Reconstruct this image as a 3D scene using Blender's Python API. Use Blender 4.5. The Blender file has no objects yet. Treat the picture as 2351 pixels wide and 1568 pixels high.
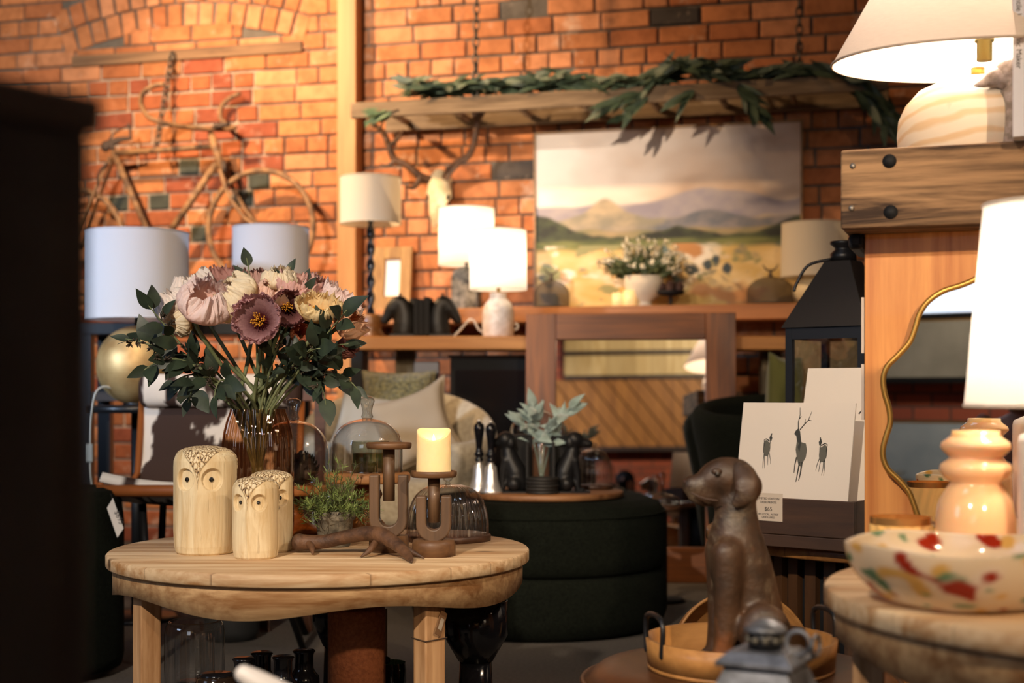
import bpy, math, random
from mathutils import Vector, Matrix, noise
random.seed(7)
PI = math.pi
F = 2351 * 50 / 36; CX = 1175.5; HY = 900.0; CZ = 0.78
SC = bpy.context.scene; COL = SC.collection
def P(px, py, D): return Vector(((px - CX) / F * D, D, CZ + (HY - py) / F * D))
def S(n, D): return n * D / F
def PX(px, D): return (px - CX) / F * D
def PZ(py, D): return CZ + (HY - py) / F * D
class Fr:
    """vertical plane through (x0, y0), its right side nearer by slope m"""
    def __init__(s, x0, y0, m):
        s.m = m; s.c0 = y0 + m * x0; s.th = math.atan(m)
        s.o = Vector((x0, y0, 0)); s.ex = Vector((math.cos(s.th), -math.sin(s.th), 0)); s.n = Vector((-math.sin(s.th), -math.cos(s.th), 0))
    def pt(s, px, py, off=0):
        u = px - CX
        D = (s.c0 - off * math.sqrt(1 + s.m * s.m)) / (1 + s.m * u / F)
        w = Vector((u * D / F, D, 0)) - s.o
        return w.dot(s.ex), CZ + (HY - py) / F * D
    def s(s, px, off=0): return s.pt(px, 0, off)[0]
    def w(s, a, off=0, z=0): return s.o + s.ex * a + s.n * off + Vector((0, 0, z))
    def at(s, px, off, z): return s.w(s.s(px, off), off, z)
WALL = Fr(0, 6.9, .27)
# ---------------------------------------------------------------- mesh builder
class MB:
    def __init__(s): s.v = []; s.f = []; s.sm = []; s.c = []
    def add(s, vs, fs, smooth=True, M=None, col=None):
        o = len(s.v)
        s.v += [(M @ Vector(q)) if M else Vector(q) for q in vs]
        for f in fs: s.f.append([i + o for i in f]); s.sm.append(smooth)
        if col is None: s.c += [(1, 1, 1)] * len(vs)
        elif isinstance(col, list): s.c += col
        else: s.c += [tuple(col)] * len(vs)
        return s
    def box(s, x0, x1, y0, y1, z0, z1, M=None, col=None):
        vs = [(x, y, z) for z in (z0, z1) for y in (y0, y1) for x in (x0, x1)]
        return s.add(vs, [(0, 2, 3, 1), (4, 5, 7, 6), (0, 1, 5, 4), (2, 6, 7, 3), (0, 4, 6, 2), (1, 3, 7, 5)], False, M, col)
    def beam(s, a, b, w, h, up=(0, 0, 1)):
        a = Vector(a); b = Vector(b); d = (b - a); L = d.length; d.normalize()
        x = d.cross(Vector(up)).normalized(); z = x.cross(d)
        M = Matrix((( x.x, d.x, z.x, a.x), (x.y, d.y, z.y, a.y), (x.z, d.z, z.z, a.z), (0, 0, 0, 1)))
        return s.box(-w / 2, w / 2, 0, L, -h / 2, h / 2, M)
    def tube(s, pts, r, n=8, caps=True, col=None, sq=1.0):
        pts = [Vector(p) for p in pts]; m = len(pts)
        rs = r if isinstance(r, (list, tuple)) else [r] * m
        vs = []; prev = None
        for i, p in enumerate(pts):
            t = (pts[min(i + 1, m - 1)] - pts[max(i - 1, 0)]).normalized()
            if prev is None:
                a = Vector((0, 1, 0)) if abs(t.y) < .9 else Vector((0, 0, 1)); x = t.cross(a).normalized()
            else:
                x = (prev - t * prev.dot(t)).normalized()
            prev = x; y = t.cross(x)
            for k in range(n):
                an = 2 * PI * k / n
                vs.append(p + (x * math.cos(an) + y * math.sin(an) * sq) * rs[i])
        fs = [(i * n + k, i * n + (k + 1) % n, (i + 1) * n + (k + 1) % n, (i + 1) * n + k) for i in range(m - 1) for k in range(n)]
        if caps: fs += [tuple(range(n))[::-1], tuple((m - 1) * n + k for k in range(n))]
        return s.add(vs, fs, True, None, col)
    def lathe(s, prof, n=32, M=None, flute=None, col=None, sx=1, sy=1):
        vs = []; m = len(prof)
        for (r, z) in prof:
            for k in range(n):
                a = 2 * PI * k / n; rr = r
                if flute: rr = r * (1 + flute[1] * math.cos(a * flute[0]))
                vs.append((rr * math.cos(a) * sx, rr * math.sin(a) * sy, z))
        fs = [(i * n + k, i * n + (k + 1) % n, (i + 1) * n + (k + 1) % n, (i + 1) * n + k) for i in range(m - 1) for k in range(n)]
        if prof[0][0] > 1e-6 and s_cap(prof, 0): fs.append(tuple(range(n))[::-1])
        if prof[-1][0] > 1e-6 and s_cap(prof, -1): fs.append(tuple((m - 1) * n + k for k in range(n)))
        return s.add(vs, fs, True, M, col)
    def shell(s, prof, n=32, M=None, flute=None, col=None):
        s.nocap = True
        return s.lathe([(r, z, 0)[:2] for r, z in prof], n, M, flute, col)
    def sphere(s, c, r, n=16, sx=1, sy=1, sz=1, M=None, col=None):
        c = Vector(c); vs = []; h = n // 2
        for i in range(h + 1):
            t = PI * i / h
            for k in range(n):
                a = 2 * PI * k / n
                vs.append(c + Vector((r * sx * math.sin(t) * math.cos(a), r * sy * math.sin(t) * math.sin(a), -r * sz * math.cos(t))))
        fs = [(i * n + k, i * n + (k + 1) % n, (i + 1) * n + (k + 1) % n, (i + 1) * n + k) for i in range(h) for k in range(n)]
        return s.add(vs, fs, True, M, col)
    def prism(s, out, y0, y1, M=None, smooth=False, col=None):
        n = len(out)
        vs = [(x, y0, z) for x, z in out] + [(x, y1, z) for x, z in out]
        fs = [tuple(range(n)), tuple(range(n, 2 * n))[::-1]] + [(i, i + n, (i + 1) % n + n, (i + 1) % n) for i in range(n)]
        return s.add(vs, fs, smooth, M, col)
    def grid(s, fn, nu, nv, cfn=None, wrap=False, smooth=True, M=None):
        vs = []; cs = []
        for j in range(nv + 1):
            for i in range(nu + (0 if wrap else 1)):
                vs.append(fn(i / nu, j / nv))
                if cfn: cs.append(cfn(i / nu, j / nv))
        w = nu if wrap else nu + 1
        fs = [(j * w + i, j * w + (i + 1) % w, (j + 1) * w + (i + 1) % w, (j + 1) * w + i) for j in range(nv) for i in range(nu)]
        return s.add(vs, fs, smooth, M, cs if cfn else None)
    def leaf(s, base, d, nrm, L, W, curl=.2, fold=.15, nseg=6, col=None, pw=.8):
        base = Vector(base); d = Vector(d).normalized(); nrm = Vector(nrm); x = d.cross(nrm)
        if x.length < 1e-4: x = d.cross(Vector((.3, .5, .8)))
        x.normalize(); nn = x.cross(d).normalized(); vs = []
        for i in range(nseg + 1):
            t = i / nseg; w = W * max(.02, math.sin(PI * min(1, t ** pw * .98 + .01)))
            c = base + d * (L * t) - nn * (curl * L * t * t)
            vs += [c - x * w * .5 + nn * (fold * w), c, c + x * w * .5 + nn * (fold * w)]
        fs = []
        for i in range(nseg):
            a = i * 3; fs += [(a, a + 1, a + 4, a + 3), (a + 1, a + 2, a + 5, a + 4)]
        return s.add(vs, fs, True, None, col)
    def build(s, name, mat, parent=None, loc=(0, 0, 0), rot=(0, 0, 0), bev=0, sub=0, solid=0, hascol=False, bseg=2, remesh=0):
        me = bpy.data.meshes.new(name); me.from_pydata([tuple(q) for q in s.v], [], s.f); me.update()
        me.polygons.foreach_set('use_smooth', s.sm)
        if hascol:
            at = me.color_attributes.new('Col', 'FLOAT_COLOR', 'POINT')
            at.data.foreach_set('color', [k for c in s.c for k in (c[0], c[1], c[2], 1)])
        o = bpy.data.objects.new(name, me); COL.objects.link(o)
        o.location = loc; o.rotation_euler = rot
        if parent: o.parent = parent
        if mat: me.materials.append(mat)
        if remesh:
            m = o.modifiers.new('remesh', 'REMESH'); m.mode = 'VOXEL'; m.voxel_size = remesh; m.use_smooth_shade = True
            m = o.modifiers.new('smooth', 'SMOOTH'); m.factor = .5; m.iterations = 6
        if sub: m = o.modifiers.new('sub', 'SUBSURF'); m.levels = sub; m.render_levels = sub
        if solid: m = o.modifiers.new('solid', 'SOLIDIFY'); m.thickness = solid; m.offset = 0
        if bev: m = o.modifiers.new('bev', 'BEVEL'); m.width = bev; m.segments = bseg; m.limit_method = 'ANGLE'
        return o
CAPS = [True]
def s_cap(prof, i): return CAPS[0]
def thing(name, label, cat, loc=(0, 0, 0), rz=0, group=None):
    o = bpy.data.objects.new(name, None); COL.objects.link(o); o.empty_display_size = .05
    o.location = loc; o.rotation_euler = (0, 0, rz)
    return tag(o, label, cat, group)
def tag(o, label, cat, group=None, kind=None):
    o['label'] = label; o['category'] = cat
    if group: o['group'] = group
    if kind: o['kind'] = kind
    return o
def struct(o): o['kind'] = 'structure'; return o
def copy_tree(o, parent=None):
    c = o.copy(); COL.objects.link(c)
    if parent: c.parent = parent
    for ch in [x for x in COL.objects if x.parent == o]: copy_tree(ch, c)
    return c
def shell(prof, n=32, M=None, flute=None, mb=None):
    """open (uncapped) surface of revolution"""
    CAPS[0] = False
    b = (mb or MB()).lathe(prof, n, M, flute); CAPS[0] = True
    return b
def Tm(x, y, z): return Matrix.Translation((x, y, z))
def R_(a, ax): return Matrix.Rotation(a, 4, ax)
def bez(a, b, c, n=10):
    a, b, c = Vector(a), Vector(b), Vector(c)
    return [a * (1 - t) ** 2 + b * 2 * t * (1 - t) + c * t * t for t in [i / n for i in range(n + 1)]]
def smooth_path(pts, n=6):
    pts = [Vector(p) for p in pts]; out = []
    for i in range(len(pts) - 1):
        p0 = pts[max(i - 1, 0)]; p1 = pts[i]; p2 = pts[i + 1]; p3 = pts[min(i + 2, len(pts) - 1)]
        for k in range(n):
            t = k / n
            out.append(.5 * ((2 * p1) + (p2 - p0) * t + (2 * p0 - 5 * p1 + 4 * p2 - p3) * t * t + (3 * p1 - p0 - 3 * p2 + p3) * t ** 3))
    out.append(pts[-1]); return out
def lerp_list(r, n): # stretch list r to n samples
    return [r[min(int(i / (n - 1) * (len(r) - 1)), len(r) - 2)] * (1 - ((i / (n - 1) * (len(r) - 1)) - min(int(i / (n - 1) * (len(r) - 1)), len(r) - 2))) + r[min(int(i / (n - 1) * (len(r) - 1)), len(r) - 2) + 1] * ((i / (n - 1) * (len(r) - 1)) - min(int(i / (n - 1) * (len(r) - 1)), len(r) - 2)) for i in range(n)]
def stube(mb, pts, rs, n=8, k=6, col=None, sq=1.0):
    q = smooth_path(pts, k); r = lerp_list(rs, len(q)) if isinstance(rs, list) else [rs] * len(q)
    d0 = (q[0] - q[1]).normalized(); d1 = (q[-1] - q[-2]).normalized()   # rounded ends
    q = [q[0] + d0 * r[0] * f for f in (.98, .8, .45)] + q + [q[-1] + d1 * r[-1] * f for f in (.45, .8, .98)]
    r = [r[0] * f for f in (.12, .6, .9)] + r + [r[-1] * f for f in (.9, .6, .12)]
    return mb.tube(q, r, n, True, col, sq)
def text(s, size, mat, parent, loc, rot, name='lettering', align='CENTER'):
    c = bpy.data.curves.new(name, 'FONT'); c.body = s; c.size = size; c.align_x = align; c.extrude = .0002
    t = bpy.data.objects.new(name + '_tmp', c); COL.objects.link(t)
    me = bpy.data.meshes.new_from_object(t.evaluated_get(bpy.context.evaluated_depsgraph_get()))
    bpy.data.objects.remove(t); me.materials.clear(); me.materials.append(mat)
    o = bpy.data.objects.new(name, me); COL.objects.link(o); o.parent = parent; o.location = loc; o.rotation_euler = rot
    return o
# ---------------------------------------------------------------- materials
MATS = {}
def nodes(name):
    m = bpy.data.materials.new(name); m.use_nodes = True; nt = m.node_tree
    return m, nt, nt.nodes, nt.links, nt.nodes['Principled BSDF']
def c4(c): return (c[0], c[1], c[2], 1)
def h(s):
    s = s.lstrip('#'); return tuple(((int(s[i:i + 2], 16) / 255) / 12.92 if int(s[i:i + 2], 16) < 11 else ((int(s[i:i + 2], 16) / 255 + .055) / 1.055) ** 2.4) for i in (0, 2, 4))
def mixrgb(ns, ln, a, b, fac, mode='MIX'):
    x = ns.new('ShaderNodeMix'); x.data_type = 'RGBA'; x.blend_type = mode
    for sock, val in ((x.inputs[6], a), (x.inputs[7], b), (x.inputs[0], fac)):
        if hasattr(val, 'links') or hasattr(val, 'is_linked'): ln.new(val, sock)
        elif isinstance(val, (int, float)): sock.default_value = val
        else: sock.default_value = c4(val)
    return x.outputs[2]
def ramp(ns, ln, fac, stops):
    r = ns.new('ShaderNodeValToRGB'); el = r.color_ramp.elements
    while len(el) < len(stops): el.new(.5)
    for e, (p, c) in zip(el, stops): e.position = p; e.color = c4(c) if isinstance(c, tuple) else (c, c, c, 1)
    ln.new(fac, r.inputs[0]); return r.outputs[0]
def coords(ns, ln, scale=(1, 1, 1), rot=(0, 0, 0)):
    t = ns.new('ShaderNodeTexCoord'); mp = ns.new('ShaderNodeMapping'); mp.inputs['Scale'].default_value = scale; mp.inputs['Rotation'].default_value = rot
    ln.new(t.outputs['Object'], mp.inputs[0]); return mp.outputs[0]
def noi(ns, ln, vec, scale, detail=4, rough=.55, dist=0):
    n = ns.new('ShaderNodeTexNoise'); n.inputs['Scale'].default_value = scale; n.inputs['Detail'].default_value = detail
    n.inputs['Roughness'].default_value = rough; n.inputs['Distortion'].default_value = dist
    if vec: ln.new(vec, n.inputs['Vector'])
    return n.outputs[0]
def bump(ns, ln, bs, height, strength, dist=.01):
    b = ns.new('ShaderNodeBump'); b.inputs['Strength'].default_value = strength; b.inputs['Distance'].default_value = dist
    ln.new(height, b.inputs['Height']); ln.new(b.outputs[0], bs.inputs['Normal'])
def mat(name, col, rough=.5, metal=0, var=None, vs=8, bmp=None, coat=0, sheen=0, attr=False, sss=0, spec=.5, emit=None):
    if name in MATS: return MATS[name]
    m, nt, ns, ln, bs = nodes(name)
    bs.inputs['Roughness'].default_value = rough; bs.inputs['Metallic'].default_value = metal
    bs.inputs['Coat Weight'].default_value = coat; bs.inputs['Sheen Weight'].default_value = sheen; bs.inputs['Specular IOR Level'].default_value = spec
    out = None; v = coords(ns, ln)
    if var:
        out = mixrgb(ns, ln, col, var, ramp(ns, ln, noi(ns, ln, v, vs), [(.35, 0.), (.65, 1.)]))
    if attr:
        a = ns.new('ShaderNodeAttribute'); a.attribute_name = 'Col'
        out = mixrgb(ns, ln, a.outputs[0], out if out else col, 1., 'MULTIPLY')
    if out: ln.new(out, bs.inputs['Base Color'])
    else: bs.inputs['Base Color'].default_value = c4(col)
    if bmp: bump(ns, ln, bs, noi(ns, ln, v, bmp[0], 5), bmp[1], bmp[2] if len(bmp) > 2 else .005)
    if sss: bs.inputs['Subsurface Weight'].default_value = sss; bs.inputs['Subsurface Radius'].default_value = (.02, .012, .006); bs.inputs['Subsurface Scale'].default_value = 1
    if emit: bs.inputs['Emission Color'].default_value = c4(emit[0]); bs.inputs['Emission Strength'].default_value = emit[1]
    MATS[name] = m; return m
def wood(name, c1, c2, axis=0, scale=1, rough=.6, boards=0, baxis=1, bvar=.35, knots=0, contrast=(.3, .7), bmp=.15, coat=0, dark=None):
    if name in MATS: return MATS[name]
    m, nt, ns, ln, bs = nodes(name); bs.inputs['Roughness'].default_value = rough; bs.inputs['Coat Weight'].default_value = coat
    sc = [14 * scale] * 3; sc[axis] = 1.2 * scale
    v = coords(ns, ln, tuple(sc))
    n1 = noi(ns, ln, v, 1.6, 6, .6, .6)
    sc2 = [60 * scale] * 3; sc2[axis] = 2.5 * scale
    n2 = noi(ns, ln, coords(ns, ln, tuple(sc2)), 1.5, 4)
    f = ns.new('ShaderNodeMath'); f.operation = 'MULTIPLY_ADD'; f.inputs[1].default_value = .35; ln.new(n2, f.inputs[0]); ln.new(n1, f.inputs[2])
    sub = ns.new('ShaderNodeMath'); sub.operation = 'SUBTRACT'; sub.inputs[1].default_value = .175; ln.new(f.outputs[0], sub.inputs[0])
    fac = ramp(ns, ln, sub.outputs[0], [(contrast[0], 0.), (contrast[1], 1.)])
    col = mixrgb(ns, ln, c1, c2, fac)
    if boards:
        t = ns.new('ShaderNodeTexCoord'); sp = ns.new('ShaderNodeSeparateXYZ'); ln.new(t.outputs['Object'], sp.inputs[0])
        dv = ns.new('ShaderNodeMath'); dv.operation = 'DIVIDE'; dv.inputs[1].default_value = boards; ln.new(sp.outputs[baxis], dv.inputs[0])
        fl = ns.new('ShaderNodeMath'); fl.operation = 'FLOOR'; ln.new(dv.outputs[0], fl.inputs[0])
        wn = ns.new('ShaderNodeTexWhiteNoise'); wn.noise_dimensions = '1D'; ln.new(fl.outputs[0], wn.inputs['W'])
        col = mixrgb(ns, ln, col, tuple(x * (1 - bvar) for x in c2), ramp(ns, ln, wn.outputs[0], [(0., 0.), (1., .6)]))
        fr = ns.new('ShaderNodeMath'); fr.operation = 'FRACT'; ln.new(dv.outputs[0], fr.inputs[0])
        col = mixrgb(ns, ln, col, tuple(x * .35 for x in c2), ramp(ns, ln, fr.outputs[0], [(0., .8), (.025, 0.)]))
    if knots:
        sk = [1.0 * knots] * 3; sk[axis] = .5 * knots
        vo = ns.new('ShaderNodeTexVoronoi'); vo.inputs['Scale'].default_value = 1; ln.new(coords(ns, ln, tuple(sk)), vo.inputs['Vector'])
        col = mixrgb(ns, ln, col, dark or tuple(x * .18 for x in c2), ramp(ns, ln, vo.outputs['Distance'], [(.05, .9), (.11, 0.)]))
    ln.new(col, bs.inputs['Base Color'])
    if bmp: bump(ns, ln, bs, sub.outputs[0], bmp, .004)
    MATS[name] = m; return m
def thin_glass(name, tint=(1, 1, 1), ior=1.5, rough=0, gl=(1, 1, 1)):
    if name in MATS: return MATS[name]
    m, nt, ns, ln, bs = nodes(name); ns.remove(bs); out = ns['Material Output']
    tr = ns.new('ShaderNodeBsdfTransparent'); tr.inputs[0].default_value = c4(tint)
    g = ns.new('ShaderNodeBsdfGlossy'); g.inputs['Roughness'].default_value = rough; g.inputs[0].default_value = c4(gl)
    lw = ns.new('ShaderNodeLayerWeight'); lw.inputs[0].default_value = .5
    pw = ns.new('ShaderNodeMath'); pw.operation = 'POWER'; pw.inputs[1].default_value = 4 if ior < 1.7 else 3; ln.new(lw.outputs['Facing'], pw.inputs[0])
    p3 = ns.new('ShaderNodeMath'); p3.operation = 'POWER'; p3.inputs[1].default_value = 4; ln.new(lw.outputs['Facing'], p3.inputs[0])
    ln.new(mixrgb(ns, ln, tint, tuple(x * .35 for x in tint), p3.outputs[0]), tr.inputs[0])
    f0 = ((ior - 1) / (ior + 1)) ** 2 * 2
    ma = ns.new('ShaderNodeMath'); ma.operation = 'MULTIPLY_ADD'; ma.inputs[1].default_value = 1 - f0; ma.inputs[2].default_value = f0; ln.new(pw.outputs[0], ma.inputs[0])
    mx = ns.new('ShaderNodeMixShader'); ln.new(ma.outputs[0], mx.inputs[0]); ln.new(tr.outputs[0], mx.inputs[1]); ln.new(g.outputs[0], mx.inputs[2])
    ln.new(mx.outputs[0], out.inputs[0]); MATS[name] = m; return m
def cloth_shade(name, col, tl=.5, tcol=None, weave=0):
    if name in MATS: return MATS[name]
    m, nt, ns, ln, bs = nodes(name); ns.remove(bs); out = ns['Material Output']
    d = ns.new('ShaderNodeBsdfDiffuse'); t = ns.new('ShaderNodeBsdfTranslucent')
    d.inputs[0].default_value = c4(col); t.inputs[0].default_value = c4(tcol or col)
    if weave:
        v = coords(ns, ln, (30, 30, 400)); c = mixrgb(ns, ln, tuple(x * .75 for x in col), col, noi(ns, ln, v, 2, 3)); ln.new(c, d.inputs[0])
    mx = ns.new('ShaderNodeMixShader'); mx.inputs[0].default_value = tl
    ln.new(d.outputs[0], mx.inputs[1]); ln.new(t.outputs[0], mx.inputs[2]); ln.new(mx.outputs[0], out.inputs[0])
    MATS[name] = m; return m
def petal_mat(name):
    if name in MATS: return MATS[name]
    m, nt, ns, ln, bs = nodes(name); ns.remove(bs); out = ns['Material Output']
    a = ns.new('ShaderNodeAttribute'); a.attribute_name = 'Col'
    v = coords(ns, ln, (1, 1, 1)); c = mixrgb(ns, ln, a.outputs[0], (.85, .76, .74), ramp(ns, ln, noi(ns, ln, v, 160, 3), [(.3, 0.), (.8, .3)]), 'MULTIPLY')
    d = ns.new('ShaderNodeBsdfDiffuse'); t = ns.new('ShaderNodeBsdfTranslucent'); ln.new(c, d.inputs[0]); ln.new(c, t.inputs[0])
    b = ns.new('ShaderNodeBump'); b.inputs['Strength'].default_value = .5; b.inputs['Distance'].default_value = .004; ln.new(noi(ns, ln, v, 120, 4), b.inputs['Height'])
    ln.new(b.outputs[0], d.inputs['Normal'])
    mx = ns.new('ShaderNodeMixShader'); mx.inputs[0].default_value = .3
    ln.new(d.outputs[0], mx.inputs[1]); ln.new(t.outputs[0], mx.inputs[2]); ln.new(mx.outputs[0], out.inputs[0])
    MATS[name] = m; return m
def emis(name, col, st):
    if name in MATS: return MATS[name]
    m, nt, ns, ln, bs = nodes(name); bs.inputs['Base Color'].default_value = c4(col); bs.inputs['Emission Color'].default_value = c4(col); bs.inputs['Emission Strength'].default_value = st
    MATS[name] = m; return m
# ================================================================ camera, colour
SC.view_settings.view_transform = 'Standard'; SC.view_settings.look = 'None'; SC.view_settings.gamma = 1; SC.view_settings.use_curve_mapping = False
SC.view_settings.exposure = 0.0
cam = bpy.data.cameras.new('camera'); cam.lens = 50; cam.sensor_width = 36; cam.sensor_fit = 'HORIZONTAL'
cam.shift_y = (HY - 784) / 2351
cam.clip_start = .05; cam.dof.use_dof = True; cam.dof.focus_distance = 2.97; cam.dof.aperture_fstop = 3.2; cam.dof.aperture_blades = 0
co = bpy.data.objects.new('camera', cam); COL.objects.link(co); co.location = (0, 0, CZ); co.rotation_euler = (PI / 2, 0, 0); SC.camera = co
w = bpy.data.worlds.new('world'); SC.world = w; w.use_nodes = True
w.node_tree.nodes['Background'].inputs[0].default_value = (.5, .6, .8, 1); w.node_tree.nodes['Background'].inputs[1].default_value = .02
# ================================================================ room shell
XL, XR, YF, HT = -4.6, 3.4, -3.6, 3.5
def yback(x): return WALL.c0 - WALL.m * x
carpet = mat('carpet', h('5d564f'), .95, var=h('4c4640'), vs=90, bmp=(420, .5, .004))
fl = MB().add([(XL, YF, 0), (XR, YF, 0), (XR, yback(XR), 0), (XL, yback(XL), 0)], [(0, 1, 2, 3)], False); struct(fl.build('floor', carpet))
ceilm = wood('ceiling_boards', h('5a3a1e'), h('3b2412'), 0, .6, .6, boards=.14, baxis=1)
cl = MB().add([(XL, YF, HT), (XR, YF, HT), (XR, yback(XR), HT), (XL, yback(XL), HT)], [(0, 3, 2, 1)], False); struct(cl.build('ceiling', ceilm))
def brick_tex(name, c1, c2, mo):
    m, nt, ns, ln, bs = nodes(name); bs.inputs['Roughness'].default_value = .9
    t = ns.new('ShaderNodeTexCoord'); mp = ns.new('ShaderNodeMapping'); mp.inputs['Rotation'].default_value = (PI / 2, 0, 0); ln.new(t.outputs['Object'], mp.inputs[0])
    b = ns.new('ShaderNodeTexBrick'); b.inputs['Scale'].default_value = 1; b.inputs['Brick Width'].default_value = .24; b.inputs['Row Height'].default_value = .086; b.inputs['Mortar Size'].default_value = .006
    b.inputs['Color1'].default_value = c4(c1); b.inputs['Color2'].default_value = c4(c2); b.inputs['Mortar'].default_value = c4(mo); ln.new(mp.outputs[0], b.inputs[0])
    ln.new(b.outputs[0], bs.inputs['Base Color']); return m
plaster = mat('side_wall_plaster', h('8d7f70'), .9, var=h('7a6c5e'), vs=3)
for nm, x in (('wall_left', XL), ('wall_right', XR)):
    struct(MB().add([(x, YF, 0), (x, yback(x), 0), (x, yback(x), HT), (x, YF, HT)], [(0, 1, 2, 3)], False).build(nm, plaster))
# back wall of individually laid bricks
def lay_bricks():
    mb = MB(); rnd = random.Random(3); s0 = (XL) / math.cos(WALL.th) - .02; s1 = XR / math.cos(WALL.th) + .02
    A = Vector(WALL.pt(200, 112)); B = Vector(WALL.pt(461, 62)); C = Vector(WALL.pt(664, 84))
    # circle through three points
    d = 2 * (A.x * (B.y - C.y) + B.x * (C.y - A.y) + C.x * (A.y - B.y))
    ux = (A.length_squared * (B.y - C.y) + B.length_squared * (C.y - A.y) + C.length_squared * (A.y - B.y)) / d
    uz = (A.length_squared * (C.x - B.x) + B.length_squared * (A.x - C.x) + C.length_squared * (B.x - A.x)) / d
    r0 = math.hypot(A.x - ux, A.y - uz)
    sl, zl = WALL.pt(152, 126); sr, zr = WALL.pt(702, 98)
    def ring(s, z):
        rr = math.hypot(s - ux, z - uz); return r0 + .018 < rr < r0 + .235 and sl - .01 < s < sr + .01 and z > zl - .03
    zi0 = WALL.pt(400, 118)[1]; si0 = WALL.s(205); si1 = WALL.s(585)
    def infill(s, z): return si0 < s < si1 + .25 * max(0, zi0 - z) * .5 and z < zi0
    holes = [WALL.pt(1237, 10), WALL.pt(1552, 26), WALL.pt(1214, 376)]; greens = [WALL.pt(p, q) for p, q in ((350, 450), (448, 524), (455, 368), (540, 445), (612, 412), (290, 470))]
    def one(x0, x1, z0, z1, M, inf, off):
        e = .006; j = lambda: rnd.uniform(-.002, .002); d = .010 + rnd.uniform(0, .006) + off
        cx, cz = (x0 + x1) / 2, (z0 + z1) / 2
        if inf: c = rnd.choice([(.34, .10, .04), (.26, .07, .035), (.42, .16, .06), (.38, .13, .05)])
        else: c = rnd.choice([(.50, .20, .085), (.44, .165, .065), (.55, .235, .11), (.40, .14, .055), (.47, .18, .07)])
        k = rnd.uniform(.85, 1.12)
        if M is None:
            for i, (hs, hz) in enumerate(holes):
                if x0 < hs < x1 and z0 < hz < z1: c = (.02, .012, .01) if i == 0 else (.06, .05, .045); d = -.03 if i == 0 else d
            for (hs, hz) in greens:
                if x0 < hs < x1 and z0 < hz < z1: c = (.05, .055, .045)
        c = tuple(q * k for q in c)
        o = [(x0 + j(), 0, z0 + j()), (x1 + j(), 0, z0 + j()), (x1 + j(), 0, z1 + j()), (x0 + j(), 0, z1 + j())]
        q = [(x0 + e, -d, z0 + e), (x1 - e, -d, z0 + e), (x1 - e, -d, z1 - e), (x0 + e, -d, z1 - e)]
        m = [(a[0], -d + .004, a[2]) for a in o]
        mb.add(o + m + q, [(8, 9, 10, 11)] + [(i, (i + 1) % 4, 4 + (i + 1) % 4, 4 + i) for i in range(4)] + [(4 + i, 4 + (i + 1) % 4, 8 + (i + 1) % 4, 8 + i) for i in range(4)], False, M, c)
    zc = 0; k = 0
    while zc < HT:
        x = s0 - rnd.uniform(0, .23); hdr = (k % 4 == 3)
        while x < s1:
            mid = x + .1; inf = infill(mid, zc + .04)
            L = .108 if any(x < hs_ < x + .23 and zc < hz_ < zc + .08 for hs_, hz_ in greens) or (hdr and rnd.random() < .8) or rnd.random() < (.12 if not inf else .3) else .225
            cs = [(x + .01, zc + .01), (x + L - .01, zc + .01), (x + .01, zc + .07), (x + L - .01, zc + .07), (x + L / 2, zc + .04)]
            if not any(ring(a, b) for a, b in cs): one(x, x + L, zc, zc + .075, None, inf, 0)
            else:   # cut bricks closing up against the arch
                ok = [not any(ring(q, zc + g) for g in (.015, .04, .06)) for q in [x + L * i / 16 for i in range(17)]]; i = 0
                while i < 17:
                    if ok[i]:
                        j = i
                        while j < 16 and ok[j + 1]: j += 1
                        if (j - i) * L / 16 > .028: one(x + L * i / 16, x + L * j / 16, zc, zc + .075, None, inf, -.002)
                        i = j
                    i += 1
            x += L + .011
        zc += .0865; k += 1
    for r in (0, 1):   # voussoirs of the relieving arch
        ra = r0 + .006 + r * .124; n = int(2 * .5 * ra / .088); a0 = math.atan2(zl - uz, sl - ux); a1 = math.atan2(zr - uz, sr - ux)
        n = int((a0 - a1) * ra / .086)
        for i in range(n):
            a = a0 + (a1 - a0) * (i + .5) / n
            M = Matrix.Translation((ux, 0, uz)) @ Matrix.Rotation(PI / 2 - a, 4, 'Y') @ Matrix.Translation((0, 0, ra))
            hh = .114
            if rnd.random() < .5 and r == 0: one(-.037, .037, 0, hh, M, False, .003)
            else: one(-.037, .037, 0, hh, M, False, .001)
    def mcol(u, v):
        s = s0 + (s1 - s0) * u; z = HT * v; n = noise.noise(Vector((s * 2.2, z * 2.2, 3))) * .5 + .5
        if infill(s, z): return (.36 + .12 * n, .29 + .1 * n, .22 + .08 * n)
        p = .10 + .22 * max(0, n - .35); return (p, p * .85, p * .7)
    mb.grid(lambda u, v: (s0 + (s1 - s0) * u, 0, HT * v), 160, 70, mcol)
    m, nt, ns, ln, bs = nodes('brick'); bs.inputs['Roughness'].default_value = .92; bs.inputs['Specular IOR Level'].default_value = .25
    a = ns.new('ShaderNodeAttribute'); a.attribute_name = 'Col'; v = coords(ns, ln)
    c = mixrgb(ns, ln, a.outputs[0], (.45, .42, .4), ramp(ns, ln, noi(ns, ln, v, 14, 6, .65), [(.42, 0.), (.75, .75)]), 'MULTIPLY')
    c = mixrgb(ns, ln, c, (.66, .50, .38), ramp(ns, ln, noi(ns, ln, v, 5, 8, .75), [(.57, 0.), (.68, .55)]))
    ln.new(c, bs.inputs['Base Color']); bump(ns, ln, bs, noi(ns, ln, v, 60, 6, .7), .6, .006)
    return struct(mb.build('wall_back', m, None, WALL.w(0), (0, 0, -WALL.th), hascol=True))
lay_bricks()
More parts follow.
